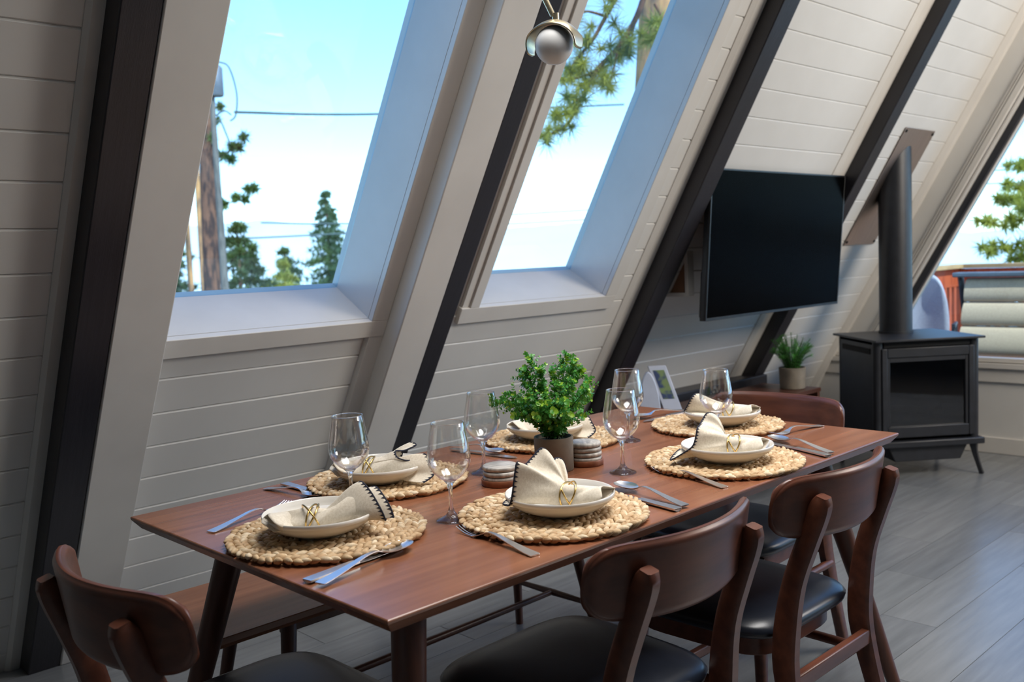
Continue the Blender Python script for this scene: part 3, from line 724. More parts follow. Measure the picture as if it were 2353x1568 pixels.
# ------------------------------------------------------------------ potted plants
def leaf_disc(mb, p, d, nrm, L_, w):
    d = d.normalized(); s_ = d.cross(nrm).normalized(); n_ = s_.cross(d)
    pts = [p, p+d*L_*.35+s_*w*.9+n_*w*.18, p+d*L_*.75+s_*w*.75+n_*w*.2, p+d*L_, p+d*L_*.75-s_*w*.75+n_*w*.2, p+d*L_*.35-s_*w*.9+n_*w*.18, p+d*L_*.5]
    mb.add(pts, [(0, 1, 6), (1, 2, 6), (2, 3, 6), (3, 4, 6), (4, 5, 6), (5, 0, 6)])
def eucalyptus():
    t = empty('potted_plant', (0.842, 0.462, ZT)); tag(t, 'leafy green faux eucalyptus in a grey concrete pot at the table centre', 'plant')
    MB().lathe([(0.0005, 0), (0.044, 0), (0.0462, 0.002), (0.0468, 0.079), (0.0462, 0.081), (0.0425, 0.081), (0.042, 0.07), (0.0005, 0.07)], 48).build('pot', conc, t, smooth=True, angle=50)
    MB().lathe([(0.0005, 0.074), (0.03, 0.073), (0.0418, 0.0705)], 24).build('moss', soil, t, smooth=True)
    rnd = random.Random(11)
    tips = []
    vr = Vector((0.715, -0.698, 0))                                     # widest spread runs along this line
    vd = Vector((0.698, 0.715, 0))
    spec = [(-0.155, 0.105, 0), (-0.125, 0.10, .03), (-0.10, 0.125, -.03), (-0.055, 0.215, 0.0), (-0.075, 0.165, .03), (-0.03, 0.19, -.03), (0.005, 0.17, .04), (0.045, 0.222, .0), (0.062, 0.21, -.03), (0.085, 0.175, .03), (0.088, 0.13, -.04),
            (0.098, 0.10, .02), (0.02, 0.15, -.06), (-0.06, 0.12, -.06), (0.06, 0.12, .07), (-0.02, 0.13, .08), (-0.10, 0.07, -.05), (0.075, 0.065, -.07), (0.0, 0.085, -.09), (-0.045, 0.075, -.085), (0.04, 0.075, -.09), (-0.085, 0.085, .07), (0.03, 0.20, .02), (-0.01, 0.10, -.05),
            (0.085, 0.085, .06), (-0.068, 0.19, -.01), (0.03, 0.11, -.075), (-0.03, 0.105, -.08), (0.095, 0.15, .0), (0.07, 0.185, .035)]
    for k, (a, h, b) in enumerate(spec):
        tip = vr*a*0.93+vd*b+Vector((0, 0, 0.081+h*0.87))
        root = Vector((rnd.uniform(-.014, .014), rnd.uniform(-.014, .014), 0.075))
        mid = root.lerp(tip, .5)+Vector((0, 0, .018))
        P = spline([root, mid, tip], 22)
        st = MB().tube(P, [0.0017-0.0012*i/22 for i in range(23)], 5).build('sprig', stemm, t, smooth=True)
        mb = MB()
        L_ = sum((P[i+1]-P[i]).length for i in range(22)); nn = int(L_/0.0068)
        for j in range(2, nn+1):
            f = j/nn; i = min(21, int(f*22)); p = P[i].lerp(P[i+1], f*22-i)
            ax = (P[i+1]-P[i]).normalized(); ph = j*1.57+k+rnd.uniform(-.4, .4)
            s1 = ax.cross(Vector((.3, .2, 1)) if abs(ax.z) < .95 else Vector((1, 0, 0))).normalized(); s2 = ax.cross(s1)
            nl_ = 2 if f < .8 else 3
            for q in range(nl_):
                a_ = ph+q*2*PI/nl_; o_ = (s1*cos(a_)+s2*sin(a_))
                sz = (0.0178-0.0058*f)*rnd.uniform(.75, 1.15)
                d = (o_+ax*rnd.uniform(.2, .65)+Vector((rnd.uniform(-.2, .2), rnd.uniform(-.2, .2), rnd.uniform(-.1, .3))))
                mb.mi = 1 if (f > .86 and rnd.random() < .7) or rnd.random() < (.18 if h > .1 else .08) else 0
                leaf_disc(mb, p, d, ax+o_*.2, sz, sz*.52)
            if f > .2 and rnd.random() < .55:                              # little side shoot
                d0 = (s1*cos(ph+.8)+s2*sin(ph+.8)+ax*.7).normalized(); ll = rnd.uniform(.014, .03)
                for w in range(5):
                    pp = p+d0*ll*(w+1)/5
                    for q in (0, 1):
                        a_ = ph+w*1.57+q*PI; t1 = d0.cross(ax+Vector((.01, .02, .03))).normalized(); t2 = d0.cross(t1)
                        mb.mi = 1 if w > 3 and rnd.random() < .5 else 0
                        sz = .011*rnd.uniform(.7, 1.1)*(1-.08*w); leaf_disc(mb, pp, t1*cos(a_)+t2*sin(a_)+d0*.6, d0, sz, sz*.5)
        lv = mb.build('leaves', [leafd, leafl], st, smooth=True, angle=180, recalc=False); lv['kind'] = 'stuff'
eucalyptus()
def rosemary():
    t = empty('potted_plant', (3.783, 1.490, 0.5001)); tag(t, 'small potted needle-leaved herb on the low wooden console', 'plant')
    MB().lathe([(0.0005, 0), (0.062, 0), (0.066, 0.003), (0.070, 0.112), (0.066, 0.114), (0.063, 0.112), (0.062, 0.1), (0.0005, 0.1)], 36).build('pot', conc, t, smooth=True, angle=50)
    rnd = random.Random(5)
    for k in range(70):
        a = rnd.uniform(0, 2*PI); q = rnd.uniform(.15, 1.0)**.6; h = rnd.uniform(.09, .20)*(1.1-.4*q)
        tip = Vector((cos(a)*q*.115, sin(a)*q*.115, .11+h)); root = Vector((cos(a)*.03*q, sin(a)*.03*q, .10))
        P = spline([root, root.lerp(tip, .5)+Vector((0, 0, .02)), tip], 10)
        st = MB().tube(P, .0016, 4).build('sprig', stemm, t)
        mb = MB()
        for j in range(1, 11):
            for q_ in range(6):
                p = P[j]; ax = (P[j]-P[j-1]).normalized(); s1 = ax.cross(Vector((1, .3, .2))).normalized(); s2 = ax.cross(s1); a_ = q_*1.05+j
                d = (s1*cos(a_)+s2*sin(a_)+ax*.55).normalized(); w = ax.cross(d).normalized()*.0015; L_ = rnd.uniform(.018, .03)
                mb.add([p+w, p-w, p+d*L_], [(0, 1, 2)])
        lv = mb.build('leaves', leafd, st, recalc=False); lv['kind'] = 'stuff'
rosemary()

# ------------------------------------------------------------------ gas stove in the corner
st = empty('gas_stove', (4.40, 1.133, 0), rad(-40)); tag(st, 'freestanding black gas stove with glass front and tall flue pipe', 'stove')
W_, D_ = 0.275, 0.215
def sb(name, m, *a, bev=0.004, parent=st): return MB().box(*a).build(name, m, parent, bevel=bev)
sb('top_plate', stovem, -0.30, 0.30, -0.245, 0.30, 0.731, 0.743, bev=0.003)
sb('back_panel', stovem, -W_, W_, 0.255, 0.275, 0.20, 0.73)
for sx in (-1, 1):
    x0, x1 = sorted((sx*W_, sx*(W_-0.018)))
    sp = sb('side_panel', stovem, x0, x1, -0.165, 0.255, 0.20, 0.715)
    y0, y1 = sorted((sx*(W_+0.003), sx*W_))
    sb('side_inset', stovedk, y0, y1, -0.13, 0.22, 0.66, 0.69, bev=0, parent=sp)
    MB().tube([(sx*(W_-0.012), -D_+0.028, 0.20), (sx*(W_-0.012), -D_+0.028, 0.73)], 0.026, 18).build('corner_post', stovem, st, smooth=True)
    x0, x1 = sorted((sx*(W_-0.022), sx*(W_-0.052)))
    sb('door_frame', stovem, x0, x1, -D_-0.006, -D_+0.02, 0.215, 0.695)
sb('door_frame', stovem, -W_+0.052, W_-0.052, -D_-0.006, -D_+0.02, 0.645, 0.695)
sb('door_frame', stovem, -W_+0.052, W_-0.052, -D_-0.006, -D_+0.02, 0.215, 0.275)
sb('inner_frame', stovem, -W_+0.052, -W_+0.068, -D_+0.002, -D_+0.02, 0.275, 0.645, bev=0.002)
sb('inner_frame', stovem, W_-0.068, W_-0.052, -D_+0.002, -D_+0.02, 0.275, 0.645, bev=0.002)
sb('inner_frame', stovem, -W_+0.068, W_-0.068, -D_+0.002, -D_+0.02, 0.62, 0.645, bev=0.002)
sb('vent_slot', stovedk, -W_+0.04, W_-0.04, -D_+0.01, -D_+0.05, 0.699, 0.73, bev=0)
sb('glass_front', stoveg, -W_+0.068, W_-0.068, -D_+0.012, -D_+0.016, 0.275, 0.62, bev=0)
mb = MB(); mb.box(-0.205, 0.205, 0.02, 0.03, 0.26, 0.66); mb.box(-0.21, -0.205, -0.19, 0.03, 0.26, 0.66); mb.box(0.205, 0.21, -0.19, 0.03, 0.26, 0.66); mb.box(-0.21, 0.21, -0.19, 0.03, 0.255, 0.26); mb.box(-0.21, 0.21, -0.19, 0.03, 0.66, 0.665)
mb.build('firebox', stovedk, st)
for (a, b, r) in [((-0.16, -0.10, 0.30), (0.15, -0.06, 0.31), 0.028), ((-0.12, -0.03, 0.34), (0.04, -0.14, 0.335), 0.024), ((0.15, -0.02, 0.36), (0.02, -0.13, 0.34), 0.022)]:
    MB().tube([a, Vector(a).lerp(Vector(b), .5)+Vector((0, 0, .008)), b], [r*.8, r, r*.75], 10).build('log', logm, st, smooth=True)
sb('base_ledge', stovem, -0.30, 0.30, -0.24, 0.29, 0.165, 0.20, bev=0.006)
mb = MB(); mb.prism([(-0.22, 0.165), (0.22, 0.165), (0.18, 0.085), (-0.18, 0.085)], lambda p: (p[0], -0.21, p[1]), lambda p: (p[0], 0.19, p[1]))
mb.build('burner_skirt', stovem, st, bevel=0.004)
for sx in (-1, 1):
    for sy in (-1, 1):
        P = spline([(sx*0.258, sy*0.20, 0.166), (sx*0.262, sy*0.205, 0.12), (sx*0.274, sy*0.215, 0.06), (sx*0.288, sy*0.228, 0.0)], 10)
        MB().tube(P, [0.026, 0.025, 0.022, 0.0195, 0.018, 0.0165, 0.0155, 0.015, 0.0145, 0.0145, 0.016], 4).build('leg', stovem, st, bevel=0.002)
MB().tube([(0.006, 0.153, 0.7435), (0.006, 0.153, 1.25), (0.006, 0.153, 1.80)], 0.088, 40).build('flue_pipe', stovem, st, smooth=True)
MB().lathe([(0.089, 0), (0.093, 0.0), (0.093, 0.012), (0.089, 0.012)], 36, (0.006, 0.153, 0.7435)).build('flue_collar', stovem, st, smooth=True)
# heat shield on the slope
mb = MB(); wbox(mb, 4.345, 4.722, 1.455, 2.17, -0.009, -0.0065)
hs = mb.build('heat_shield', copper, bevel=0.001); tag(hs, 'brownish brushed metal heat shield on the slope around the flue pipe', 'heat shield')
for x in (4.362, 4.705):
    for s_ in (1.475, 2.15):
        mb = MB(); c = Wp(x, s_, -0.0092); n_ = (Wp(0, 0, 1)-Wp(0, 0, 0))
        mb.tube([c, c-n_*0.004], 0.008, 10).build('screw', stovedk, hs)

# ------------------------------------------------------------------ television on the slope
tv = empty('television', (3.313, 1.30, 0.945)); tag(tv, 'large black flat television mounted below the sloping rafters', 'television')
tw = 0.604
lean = -0.055/0.66
def tvbox(name, m, x0, x1, y0, y1, z0, z1, bev, parent=tv):
    mb = MB(); mb.hexa([(x, y+z*lean, z) for x in (x0, x1) for y in (y0, y1) for z in (z0, z1)])
    return mb.build(name, m, parent, bevel=bev)
tvbox('housing', tvbez, -tw, tw, 0.004, 0.03, 0.0, 0.66, 0.003)
tvbox('screen', tvscr, -tw+0.008, tw-0.008, -0.001, 0.004, 0.012, 0.652, 0)
for a in ((-tw, -tw+0.008, 0.0, 0.66), (tw-0.008, tw, 0.0, 0.66), (-tw+0.008, tw-0.008, 0.0, 0.012), (-tw+0.008, tw-0.008, 0.652, 0.66)):
    tvbox('bezel', tvbez, a[0], a[1], -0.003, 0.004, a[2], a[3], 0.001)
tvbox('rear_bulge', tvbez, -tw+0.02, tw-0.3, 0.03, 0.05, 0.01, 0.22, 0.008)
tvbox('mount_arm', stovem, -0.05, 0.05, 0.03, 0.30, 0.10, 0.22, 0.004)
# dark ledge beam under it
lb = MB().box(2.702, 4.035, 1.79, 1.96, 0.40, 0.53).build('ledge_beam', black, bevel=0.006); tag(lb, 'dark horizontal ledge beam low on the wall behind the console', 'beam')
# white framed box by the television
fr = empty('wall_box', (2.84, 1.54, 1.045)); tag(fr, 'small white framed wall box with brown back beside the television', 'wall box')
for a in ((0, 0.05, -0.062, -0.044, 0, 0.34), (0, 0.05, 0.09, 0.108, 0, 0.12), (0, 0.05, -0.044, 0.09, 0, 0.018), (0, 0.05, -0.044, 0.0, 0.32, 0.34)):
    MB().box(*a).build('frame_side', trimw, fr, bevel=0.002)
MB().box(0.02, 0.03, -0.044, 0.09, 0.018, 0.20).build('back_board', woodbr, fr)

# ------------------------------------------------------------------ low console with devices
cs = empty('media_console', (3.02, 1.555, 0)); tag(cs, 'low walnut console along the wall beyond the dining table', 'console')
MB().box(-0.865, 0.865, -0.175, 0.175, 0.478, 0.50).build('console_top', consm, cs, bevel=0.002)
MB().box(-0.86, 0.86, -0.17, 0.17, 0.14, 0.16).build('bottom_board', consm, cs, bevel=0.002)
for x in (-0.86, -0.30, 0.28, 0.838):
    MB().box(x, x+0.022, -0.17, 0.17, 0.16, 0.478).build('side_board', consm, cs, bevel=0.002)
MB().box(-0.84, 0.84, 0.15, 0.16, 0.16, 0.478).build('back_board', consm, cs)
for x in (-0.78, 0.78):
    for y in (-0.13, 0.13): taper_leg((x, y, 0.14), (x*1.03, y*1.1, 0), 0.018, 0.011, 12, parent=cs)
# router: curved white fin
ro = empty('router', (2.545, 1.50, 0.5002)); tag(ro, 'white curved wireless router standing behind the far wine glass', 'router')
prof = [(-0.075, 0.0), (-0.072, 0.10), (-0.055, 0.18), (-0.02, 0.228), (0.01, 0.222), (0.045, 0.17), (0.068, 0.09), (0.075, 0.0)]
poly = [(p[0], p[1]) for p in [tuple(v)[:2] for v in spline([(a, b, 0) for a, b in prof], 28)]]
mb = MB(); mb.prism(poly, lambda p: (p[0]*0.46, p[0]*-0.45-0.014, p[1]), lambda p: (p[0]*0.46+0.02, p[0]*-0.45+0.006, p[1]))
mb.build('shell', plastw, ro, bevel=0.006)
MB().box(-0.05, 0.05, -0.03, 0.04, 0.0, 0.008).build('foot', plastw, ro, bevel=0.003)
# leaning brochure frame / tablet on stand
tbm = empty('display_stand', (2.715, 1.50, 0.5002), rad(-42)); tag(tbm, 'slim white leaning stand with a landscape picture next to the router', 'display stand')
def lp(x, y, z): return (x-0.30*z*1.0+0.02, y+0.25*z, z)
def lbox(name, m, x0, x1, y0, y1, z0, z1, bev=0.003):
    mb = MB(); mb.hexa([lp(x, y, z) for x in (x0, x1) for y in (y0, y1) for z in (z0, z1)]); return mb.build(name, m, tbm, bevel=bev)
lbox('body', plastw, -0.042, 0.042, -0.006, 0.006, 0.004, 0.235)
lbox('picture', photo, -0.026, 0.026, -0.0075, -0.006, 0.085, 0.215, 0)
MB().box(-0.045, 0.06, -0.01, 0.09, 0.0, 0.004).build('foot', plastw, tbm)

# ------------------------------------------------------------------ pendant lamp over the table
pn = empty('pendant_lamp', (0.80, 0.372, 1.722)); tag(pn, 'brass pendant arm with opal globe under a curved petal shade', 'lamp')
mb = MB(); n = 24
rings = []
for k in range(1, 18):
    a = PI*k/18; rings.append([(0.0425*sin(a)*cos(2*PI*j/n), 0.0425*sin(a)*sin(2*PI*j/n), 0.0425*cos(a)) for j in range(n)])
mb.loft(rings).build('globe', globe, pn, smooth=True, angle=180)
_a = rad(-44-30); ux = Vector((cos(_a), sin(_a), 0)); uy = Vector((-sin(_a), cos(_a), 0))
def petal(u, v, r):
    a = rad(-112+224*u)                       # arc over the globe
    b = rad(-46+92*v)*(1-0.25*abs(2*u-1)**3)
    rr = r*(1.0+0.22*abs(2*u-1)**2)
    p = ux*(sin(a)*rr)+uy*(sin(b)*rr*0.95*max(0.15, cos(a*0.55)))+Vector((0, 0, 1))*(cos(a)*rr*0.92*cos(b)+0.006)
    return tuple(p)
mb = MB(); mb.grid(lambda u, v: petal(u, v, 0.0515), 36, 12)
sh = mb.build('petal_shade', brass, pn, smooth=True, angle=180, solid=0.0022)
MB().lathe([(0.0005, 0.0), (0.008, 0.0), (0.008, 0.014), (0.0005, 0.014)], 16, (0.004, -0.004, 0.054)).build('joint', brass, pn, smooth=True)
top = ux*-0.028*2.6+Vector((0, 0, 0.062))
ux = Vector((0.715, -0.698, 0)); uy = Vector((0.698, 0.715, 0))
arm = [ux*0.0+Vector((0, 0, 0.064)), ux*-0.12+uy*0.02+Vector((0, 0, 0.34)), ux*-0.24+uy*0.04+Vector((0, 0, 0.62))]
MB().tube(arm, 0.0066, 10).build('arm', brass, pn, smooth=True)
MB().tube([arm[-1], arm[-1]+Vector((0, 0, 1.6))], 0.008, 10).build('drop_rod', brass, pn, smooth=True)
MB().lathe([(0.0005, -0.03), (0.03, -0.02), (0.03, 0.02), (0.0005, 0.03)], 20, arm[-1]).build('hub', brass, pn, smooth=True)

# ------------------------------------------------------------------ deck outside the gable window
dk = MB().box(5.25, 9.3, -4.5, 2.75, -0.25, -0.13).build('deck_floor', deckm); struct(dk, 'wooden deck outside the gable window')
src = None
for k in range(28):
    x = 5.26+k*0.144
    if src is None: src = o = MB().box(0, 0.138, -4.5, 2.75, -0.13, -0.10).build('deck_board', deckm, dk)
    else: o = src.copy(); COL.objects.link(o)
    o.location = (x, 0, 0)
rl_ = empty('deck_railing', (9.08, 2.62, -0.1)); tag(rl_, 'redwood deck railing with a pale weathered cap outside the gable window', 'railing')
def rp(name, m, *a): return MB().box(*a).build(name, m, rl_, bevel=0.004)
rp('rail_cap', railcap, -3.7, 0.07, -0.07, 0.07, 1.06, 1.10); rp('rail_cap', railcap, -0.07, 0.07, -6.6, -0.071, 1.06, 1.10)
rp('rail_board', cherry, -3.7, 0.02, -0.02, 0.02, 0.88, 1.055); rp('rail_board', cherry, -0.02, 0.02, -6.6, -0.021, 0.88, 1.055)
rp('rail_board', cherry, -3.7, 0.02, -0.02, 0.02, 0.08, 0.20); rp('rail_board', cherry, -0.02, 0.02, -6.6, -0.021, 0.08, 0.20)
rp('corner_post', cherry, -0.045, 0.045, -0.045, 0.045, 0, 1.055)
src = None
for k in range(29):
    for q in range(2):
        if q == 0: loc = (-0.14-k*0.12, 0, 0)
        else: loc = (0, -0.14-k*0.12*1.9, 0)
        if src is None: src = o = MB().box(-0.028, 0.028, -0.018, 0.018, 0.19, 0.89).build('baluster', cherry, rl_)
        else: o = src.copy(); COL.objects.link(o)
        o.location = loc
# cushioned patio chair seen from behind
pc = empty('patio_chair', (6.78, 1.37, -0.10)); tag(pc, 'patio chair with taupe channelled back cushion and dark frame behind the stove', 'patio chair')
for sy in (-1, 1):
    P = spline([(0.10, sy*0.30, 0.0), (0.02, sy*0.31, 0.35), (-0.04, sy*0.325, 0.75), (-0.05, sy*0.355, 1.07)], 14)
    MB().tube(P, 0.022, 8, flat=1.4).build('frame_post', patiof, pc, smooth=True)
    MB().tube([(0.02, sy*0.32, 0.62), (0.55, sy*0.33, 0.62), (0.60, sy*0.33, 0.0)], 0.02, 8).build('arm', patiof, pc, smooth=True)
MB().box(-0.14, -0.02, -0.385, 0.385, 1.065, 1.10).build('top_rail', galv, pc, bevel=0.008)
for k, (z0, z1) in enumerate([(0.50, 0.70), (0.705, 0.875), (0.88, 1.055)]):
    def yx(z): return -0.16+(z-0.75)*0.30
    mb = MB(); rings = []
    for i in range(9):
        a = PI*i/8; z = z0+(z1-z0)*(1-cos(a))/2; bul = 0.035*sin(a)
        rings.append([(yx(z)-bul, -0.30, z), (yx(z)-bul*1.05, 0, z), (yx(z)-bul, 0.30, z), (yx(z)+0.05+bul, 0.30, z), (yx(z)+0.05+bul, -0.30, z)])
    mb.loft(rings).build('back_cushion', cush, pc, smooth=True, angle=60)
MB().box(0.0, 0.55, -0.29, 0.29, 0.36, 0.50).build('seat_cushion', cush, pc, bevel=0.03)
# pale sling chair
p2 = empty('patio_chair', (7.25, 2.22, -0.10), rad(20)); tag(p2, 'pale sling patio chair with rounded back beside the flue pipe', 'patio chair')
def sl(u, v):
    y = (2*u-1)*0.20*(1-0.35*v**4); z = 0.42+v*0.66*(1-0.10*abs(2*u-1)**3); return (-0.05-0.12*v+0.02*cos(PI*(u-.5)*2), y, z)
MB().grid(sl, 10, 12).build('sling_back', patiog, p2, smooth=True, angle=180, solid=0.02)
MB().box(-0.05, 0.45, -0.21, 0.21, 0.40, 0.43).build('sling_seat', patiog, p2, bevel=0.01)
for sy in (-1, 1):
    MB().tube([(-0.12, sy*0.23, 0.63), (0.42, sy*0.24, 0.63), (0.44, sy*0.24, 0.0)], 0.016, 8).build('arm', patiof, p2, smooth=True)
    MB().tube([(-0.04, sy*0.22, 0.0), (-0.09, sy*0.23, 0.66)], 0.016, 8).build('leg', patiof, p2, smooth=True)
pt = empty('patio_table', (7.9, 1.86, -0.10)); tag(pt, 'small grey patio side table on the deck between the chairs', 'table')
MB().box(-0.2, 0.2, -0.16, 0.16, 0.80, 0.85).build('table_top', galv, pt, bevel=0.01)
for sx in (-1, 1):
    for sy in (-1, 1): MB().tube([(sx*0.17, sy*0.13, 0.80), (sx*0.17, sy*0.13, 0.0)], 0.018, 8).build('leg', patiof, pt)

# ------------------------------------------------------------------ landscape beyond the skylights
def strip_hills():
    mb = MB(); vs_, N_ = [], 140; rnd = random.Random(2)
    key = [(-5, .3), (10, .25), (17, .35), (20, .30), (30, 1.0), (38, 1.7), (41, 1.95), (46, 1.75), (50, 2.1), (54, 2.42), (58, 2.55), (59.6, 2.75), (60.5, 2.88), (61.4, 2.7), (64, 2.6), (75, 2.2), (95, 1.5)]
    D = 3500.0; top = []; bot = []
    for i in range(N_+1):
        az = -5+100*i/N_
        for (a0, e0), (a1, e1) in zip(key, key[1:]):
            if a0 <= az <= a1: el = e0+(e1-e0)*(az-a0)/(a1-a0); break
        el += rnd.uniform(-.04, .04)
        a = rad(az); top.append((D*cos(a), D*sin(a), 1.26+D*tan(rad(el)))); bot.append((D*cos(a)*.72, D*sin(a)*.72, -62))
    mb.loft([bot, top, [(p[0]*1.3, p[1]*1.3, -62) for p in top]], cap=False, closed=False)
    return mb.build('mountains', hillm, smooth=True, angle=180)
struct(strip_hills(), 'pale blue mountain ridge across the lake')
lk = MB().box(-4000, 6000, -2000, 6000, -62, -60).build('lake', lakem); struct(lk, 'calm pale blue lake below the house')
gr = MB(); gr.grid(lambda u, v: (-30+90*u, -30+80*v, -4.2-0.09*max(0, (-30+80*v)-4)-0.07*max(0, -30+90*u-10)+0.3*sin(u*17)*cos(v*13)), 30, 30)
struct(gr.build('ground', groundm, smooth=True, angle=180), 'forest floor sloping down from the house')

def tuft(mb, c, r, n, rnd, w=0.004, axis=None, cone=1.0):
    for _ in range(n):
        d = Vector((rnd.gauss(0, 1), rnd.gauss(0, 1), rnd.gauss(0, 1))).normalized()
        if axis is not None: d = (d*cone+axis).normalized()
        s_ = d.cross(Vector((rnd.random(), rnd.random(), rnd.random()))).normalized()*w; L_ = r*rnd.uniform(.6, 1.1)
        mb.add([c+s_, c-s_, c+d*L_], [(0, 1, 2)])
def trunk_tree(name, label, pts, rs, m, group=None):
    t = empty(name, pts[0]); b = Vector(pts[0]); tag(t, label, 'tree', group)
    MB().tube([Vector(p)-b for p in pts], rs, 14).build('trunk', m, t, smooth=True)
    return t, b
G = 'trees outside the windows'
rnd = random.Random(21)
# pine on the left of the large skylight
t, b = trunk_tree('pine_tree', 'brown-trunked pine at the left edge of the large skylight view', [(5.66, 11.85, -5), (5.82, 12.04, 0.8), (5.97, 12.18, 3.1), (6.2, 12.45, 7)], [.17, .125, .115, .10], bark, G)
def branch(t, b, a, c, sag, r, m, tufts, fm, n=70, rr=.13, w=.006):
    a = Vector(a)-b; c = Vector(c)-b; P = spline([a, a.lerp(c, .5)+Vector((0, 0, -sag)), c], 12)
    br = MB().tube(P, [r*(1-.75*i/12) for i in range(13)], 6).build('branch', m, t, smooth=True)
    mb = MB()
    for f, off in tufts:
        i = min(12, int(f*12)); tuft(mb, P[i]+Vector(off), rr, n, rnd, w)
    o = mb.build('needles', fm, br, recalc=False); o['kind'] = 'stuff'
branch(t, b, (5.95, 12.15, 2.86), (6.36, 11.78, 3.2), .05, .015, bark, [(.45, (0, 0, 0)), (.7, (0, 0, .02)), (.85, (0, 0, -.08)), (1, (0, 0, 0)), (.6, (.02, 0, -.12))], needle, 130, .14, .013)
branch(t, b, (5.92, 12.12, 2.2), (6.42, 11.68, 2.44), .06, .014, bark, [(.4, (0, 0, 0)), (.6, (0, 0, .04)), (.75, (0, 0, -.06)), (1, (0, 0, 0)), (.9, (0, 0, .05))], needle, 130, .13, .013)
branch(t, b, (5.88, 12.1, 1.4), (6.34, 11.72, 1.56), .06, .014, bark, [(.5, (0, 0, 0)), (.7, (0, 0, .05)), (1, (0, 0, 0)), (.85, (.06, -.06, -.1)), (1, (0, 0, -.2)), (.7, (0, 0, -.26))], needle, 130, .15, .013)
branch(t, b, (5.86, 12.1, 2.75), (6.1, 11.95, 3.65), .0, .014, bark, [(.5, (0, 0, 0)), (.75, (0, 0, 0)), (1, (0, 0, 0))], needle, 90, .12, .012)
for p0_, p1_, r_, l in [((7.5, 15.85, -5), (7.85, 16.3, 5.5), .055, 'slim sunlit orange pine trunk left of the large skylight view'), ((6.45, 14.1, -5), (6.65, 14.4, 5), .05, 'slender orange pine trunk at the far left window edge')]:  # orange bark colour stands in for sunlight on a trunk edge
    t, b = trunk_tree('pine_tree', l, [p0_, tuple(Vector(p0_).lerp(Vector(p1_), .5)), p1_], [r_*1.2, r_, r_*.9], barko, G)
    branch(t, b, tuple(Vector(p0_).lerp(Vector(p1_), .62)), tuple(Vector(p0_).lerp(Vector(p1_), .62)+Vector((-.25, .25, .1))), .02, .012, barko, [(.6, (0, 0, 0)), (1, (0, 0, 0))], needle, 80, .12, .012)
def conifer(name, label, base, h, r, n_layers, fm, seed, w=.017):
    rd = random.Random(seed); t = empty(name, base); tag(t, label, 'tree', G)
    MB().tube([(0, 0, 0), (0, 0, h*.5), (0, 0, h*.98)], [h*.018, h*.012, .01], 8).build('trunk', bark, t, smooth=True)
    mb = MB()
    for L_ in range(n_layers):
        f = (L_+.5)/n_layers; z = h*(.16+.84*f); ra = r*(1-f)**.8*rd.uniform(.8, 1.15)+.06
        for k in range(max(5, int(12*(1-f)+6))):
            a = rd.uniform(0, 2*PI); q = rd.uniform(.75, 1.15)
            for s_ in range(1, 5):
                p = Vector((cos(a)*ra*q*s_/4, sin(a)*ra*q*s_/4, z-ra*.30*s_/4+rd.uniform(-.04, .04)))
                tuft(mb, p, .13+.10*ra, 16, rd, w)
    o = mb.build('foliage', fm, t, recalc=False); o['kind'] = 'stuff'
conifer('conifer_tree', 'tall pointed green conifer at the right of the large skylight view', (13.8, 21.0, -5.2), 8.5, 1.85, 38, needle, 3)
conifer('conifer_tree', 'shorter conifer next to the tall pointed one', (11.9, 20.1, -5.0), 6.8, 1.9, 26, needle, 4)
conifer('conifer_tree', 'yellow-green sunlit young conifer low in the large skylight', (9.95, 16.9, -4.8), 6.25, 1.5, 24, needley, 5)
conifer('conifer_tree', 'bushy dark conifer beside the brown pine trunk', (6.78, 12.95, -4.7), 6.75, 1.5, 28, needle, 6)
conifer('conifer_tree', 'low yellowish bush-like conifer at the bottom of the large skylight', (8.6, 15.2, -4.7), 5.75, 1.5, 24, needley, 8)
conifer('conifer_tree', 'dark green conifer behind the slim orange trunks', (7.6, 17.2, -5.2), 7.0, 1.7, 28, needle, 12)
# pine close to the narrow skylight
t, b = trunk_tree('pine_tree', 'thick pine trunk with hanging branches in the narrow skylight', [(4.93, 3.28, -4.2), (4.99, 3.27, 2.3), (5.1, 3.26, 3.2), (5.25, 3.25, 6)], [.19, .145, .14, .12], barko, G)
u_ = Vector((0.715, -0.698, 0.0)); A0 = Vector((4.11, 3.14, 2.45))
def bp(px, py): return A0+u_*((px-1350)*.0029)+Vector((0, 0, (170-py)*.0029))
lines = [[(1500, -40), (1470, 40), (1425, 110), (1370, 165), (1335, 225), (1300, 280), (1252, 302)], [(1500, -60), (1440, -20), (1400, 40), (1370, 90), (1340, 120), (1310, 160)], [(1425, 110), (1415, 150), (1400, 205)], [(1335, 225), (1310, 235), (1280, 262)], [(1470, 40), (1455, 90), (1448, 128)],
         [(1400, 40), (1350, 30), (1320, 55)], [(1370, 165), (1330, 175), (1295, 180)], [(1510, 20), (1525, 60), (1500, 95)]]
for ln in lines:
    P = spline([bp(*p)-b+Vector((0, 0, rnd.uniform(-.01, .01))) for p in ln], 6*(len(ln)-1))
    n_ = len(P)
    br = MB().tube(P, [.022*(1-.7*i/n_)*(1 if len(ln) > 4 else .5) for i in range(n_)], 6).build('branch', bark, t, smooth=True)
    mb = MB()
    for i in range(n_):
        f = i/n_
        if f > (.25 if len(ln) > 4 else .45) and rnd.random() < .72:
            off = Vector((rnd.uniform(-.07, .07), rnd.uniform(-.07, .07), rnd.uniform(-.05, .08)))
            mb.mi = 0 if rnd.random() < .7 else 1
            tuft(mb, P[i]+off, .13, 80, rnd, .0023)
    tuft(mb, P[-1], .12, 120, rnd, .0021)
    o = mb.build('needles', [needley, needle], br, recalc=False); o['kind'] = 'stuff'
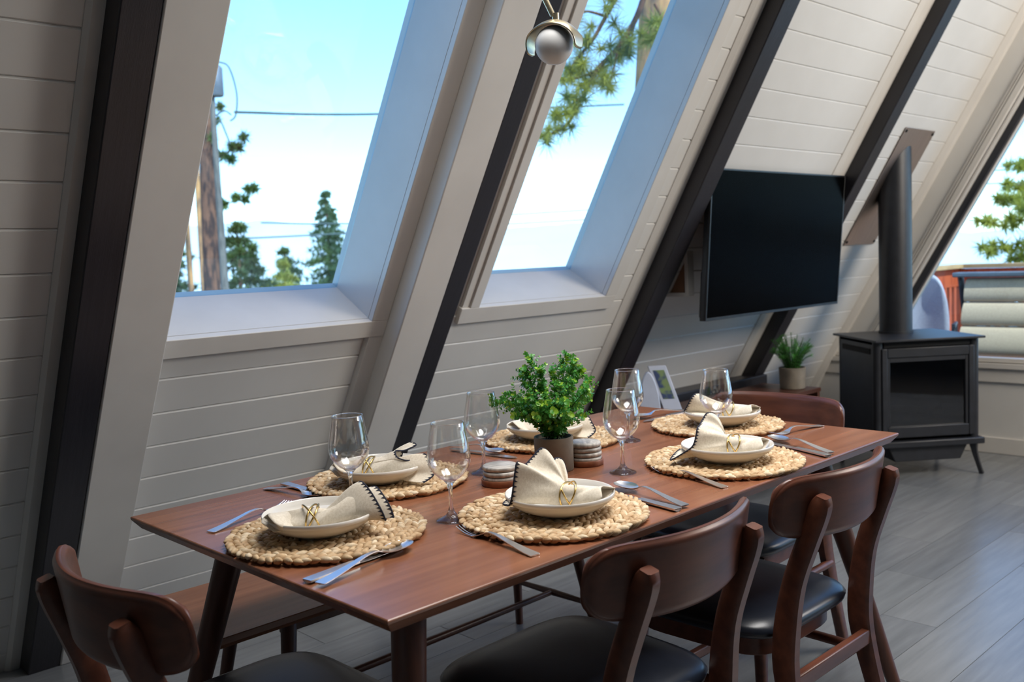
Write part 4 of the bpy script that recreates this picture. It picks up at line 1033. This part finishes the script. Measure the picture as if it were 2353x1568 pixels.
# pine by the deck
t, b = trunk_tree('pine_tree', 'sunlit pine branches beyond the deck railing', [(12.5, 2.3, -5), (12.6, 2.35, 1), (12.8, 2.4, 6)], [.2, .16, .12], bark, G)
for px_, z_, ln_ in [((11.24, 2.80), 2.07, .25), ((11.05, 2.92), 1.66, .4), ((10.94, 3.0), 1.42, .5), ((10.92, 2.98), 1.12, .5), ((11.3, 2.8), 1.85, .2), ((11.15, 2.75), 1.0, .5), ((11.0, 2.6), 1.28, .4), ((10.98, 2.62), 1.55, .4)]:
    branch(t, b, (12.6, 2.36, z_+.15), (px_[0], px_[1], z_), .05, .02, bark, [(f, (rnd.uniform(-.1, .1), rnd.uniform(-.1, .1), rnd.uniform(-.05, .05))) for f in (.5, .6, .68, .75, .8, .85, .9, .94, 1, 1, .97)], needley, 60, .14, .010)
# utility pole, transformer and cables
up = empty('utility_pole', (4.42, 9.02, -4.3)); tag(up, 'thin grey utility pole with transformer can at the left of the large skylight', 'pole')
ub = Vector(up.location)
MB().tube([Vector((4.42, 9.02, -4.3))-ub, Vector((4.52, 9.13, 0.96))-ub, Vector((4.605, 9.29, 2.95))-ub, Vector((4.64, 9.33, 4.2))-ub], [.055, .045, .03, .03], 12).build('pole_shaft', polem, up, smooth=True)
MB().lathe([(0.0005, -.17), (.075, -.17), (.085, -.15), (.085, .15), (.06, .18), (.0005, .18)], 20, Vector((4.655, 9.27, 3.44))-ub).build('transformer', galv, up, smooth=True, angle=50)
for pts in ([(4.69, 9.24, 3.66), (4.78, 9.17, 3.60), (4.83, 9.12, 3.3), (4.80, 9.12, 3.05), (4.74, 9.15, 2.98)], [(4.61, 9.29, 2.95), (4.66, 9.24, 2.99), (4.70, 9.2, 2.85), (4.73, 9.17, 2.72)], [(4.63, 9.27, 3.05), (4.70, 9.2, 3.10), (4.76, 9.15, 3.05)]):
    MB().tube([p-ub for p in spline(pts, 20)], .010, 6).build('cable_loop', wirem, up, smooth=True)
for pts, r_, l in [([(4.79, 9.12, 3.08), (7.26, 9.56, 3.30), (12.17, 9.3, 3.78)], .017, 'twisted power cable high across both skylights'),
                   ([(7.02, 13.79, 1.79), (9.18, 14.5, 1.85), (17.6, 14.9, 2.14)], .017, 'lower power cable crossing in front of the lake'),
                   ([(7.47, 13.39, 2.03), (10.5, 14.2, 2.07), (17.68, 14.72, 2.38)], .015, 'middle power cable level with the mountain ridge'),
                   ([(14.0, 8.0, 2.45), (20.0, 6.2, 2.62), (34, 4, 3.1)], .015, 'upper power cable beyond the deck'), ([(14.0, 8.0, 2.25), (20.0, 6.2, 2.35), (34, 4, 2.8)], .015, 'lower power cable beyond the deck')]:
    o = MB().tube(spline(pts, 24), r_, 6).build('power_cable', wirem, smooth=True); tag(o, l, 'cable', 'power cables')
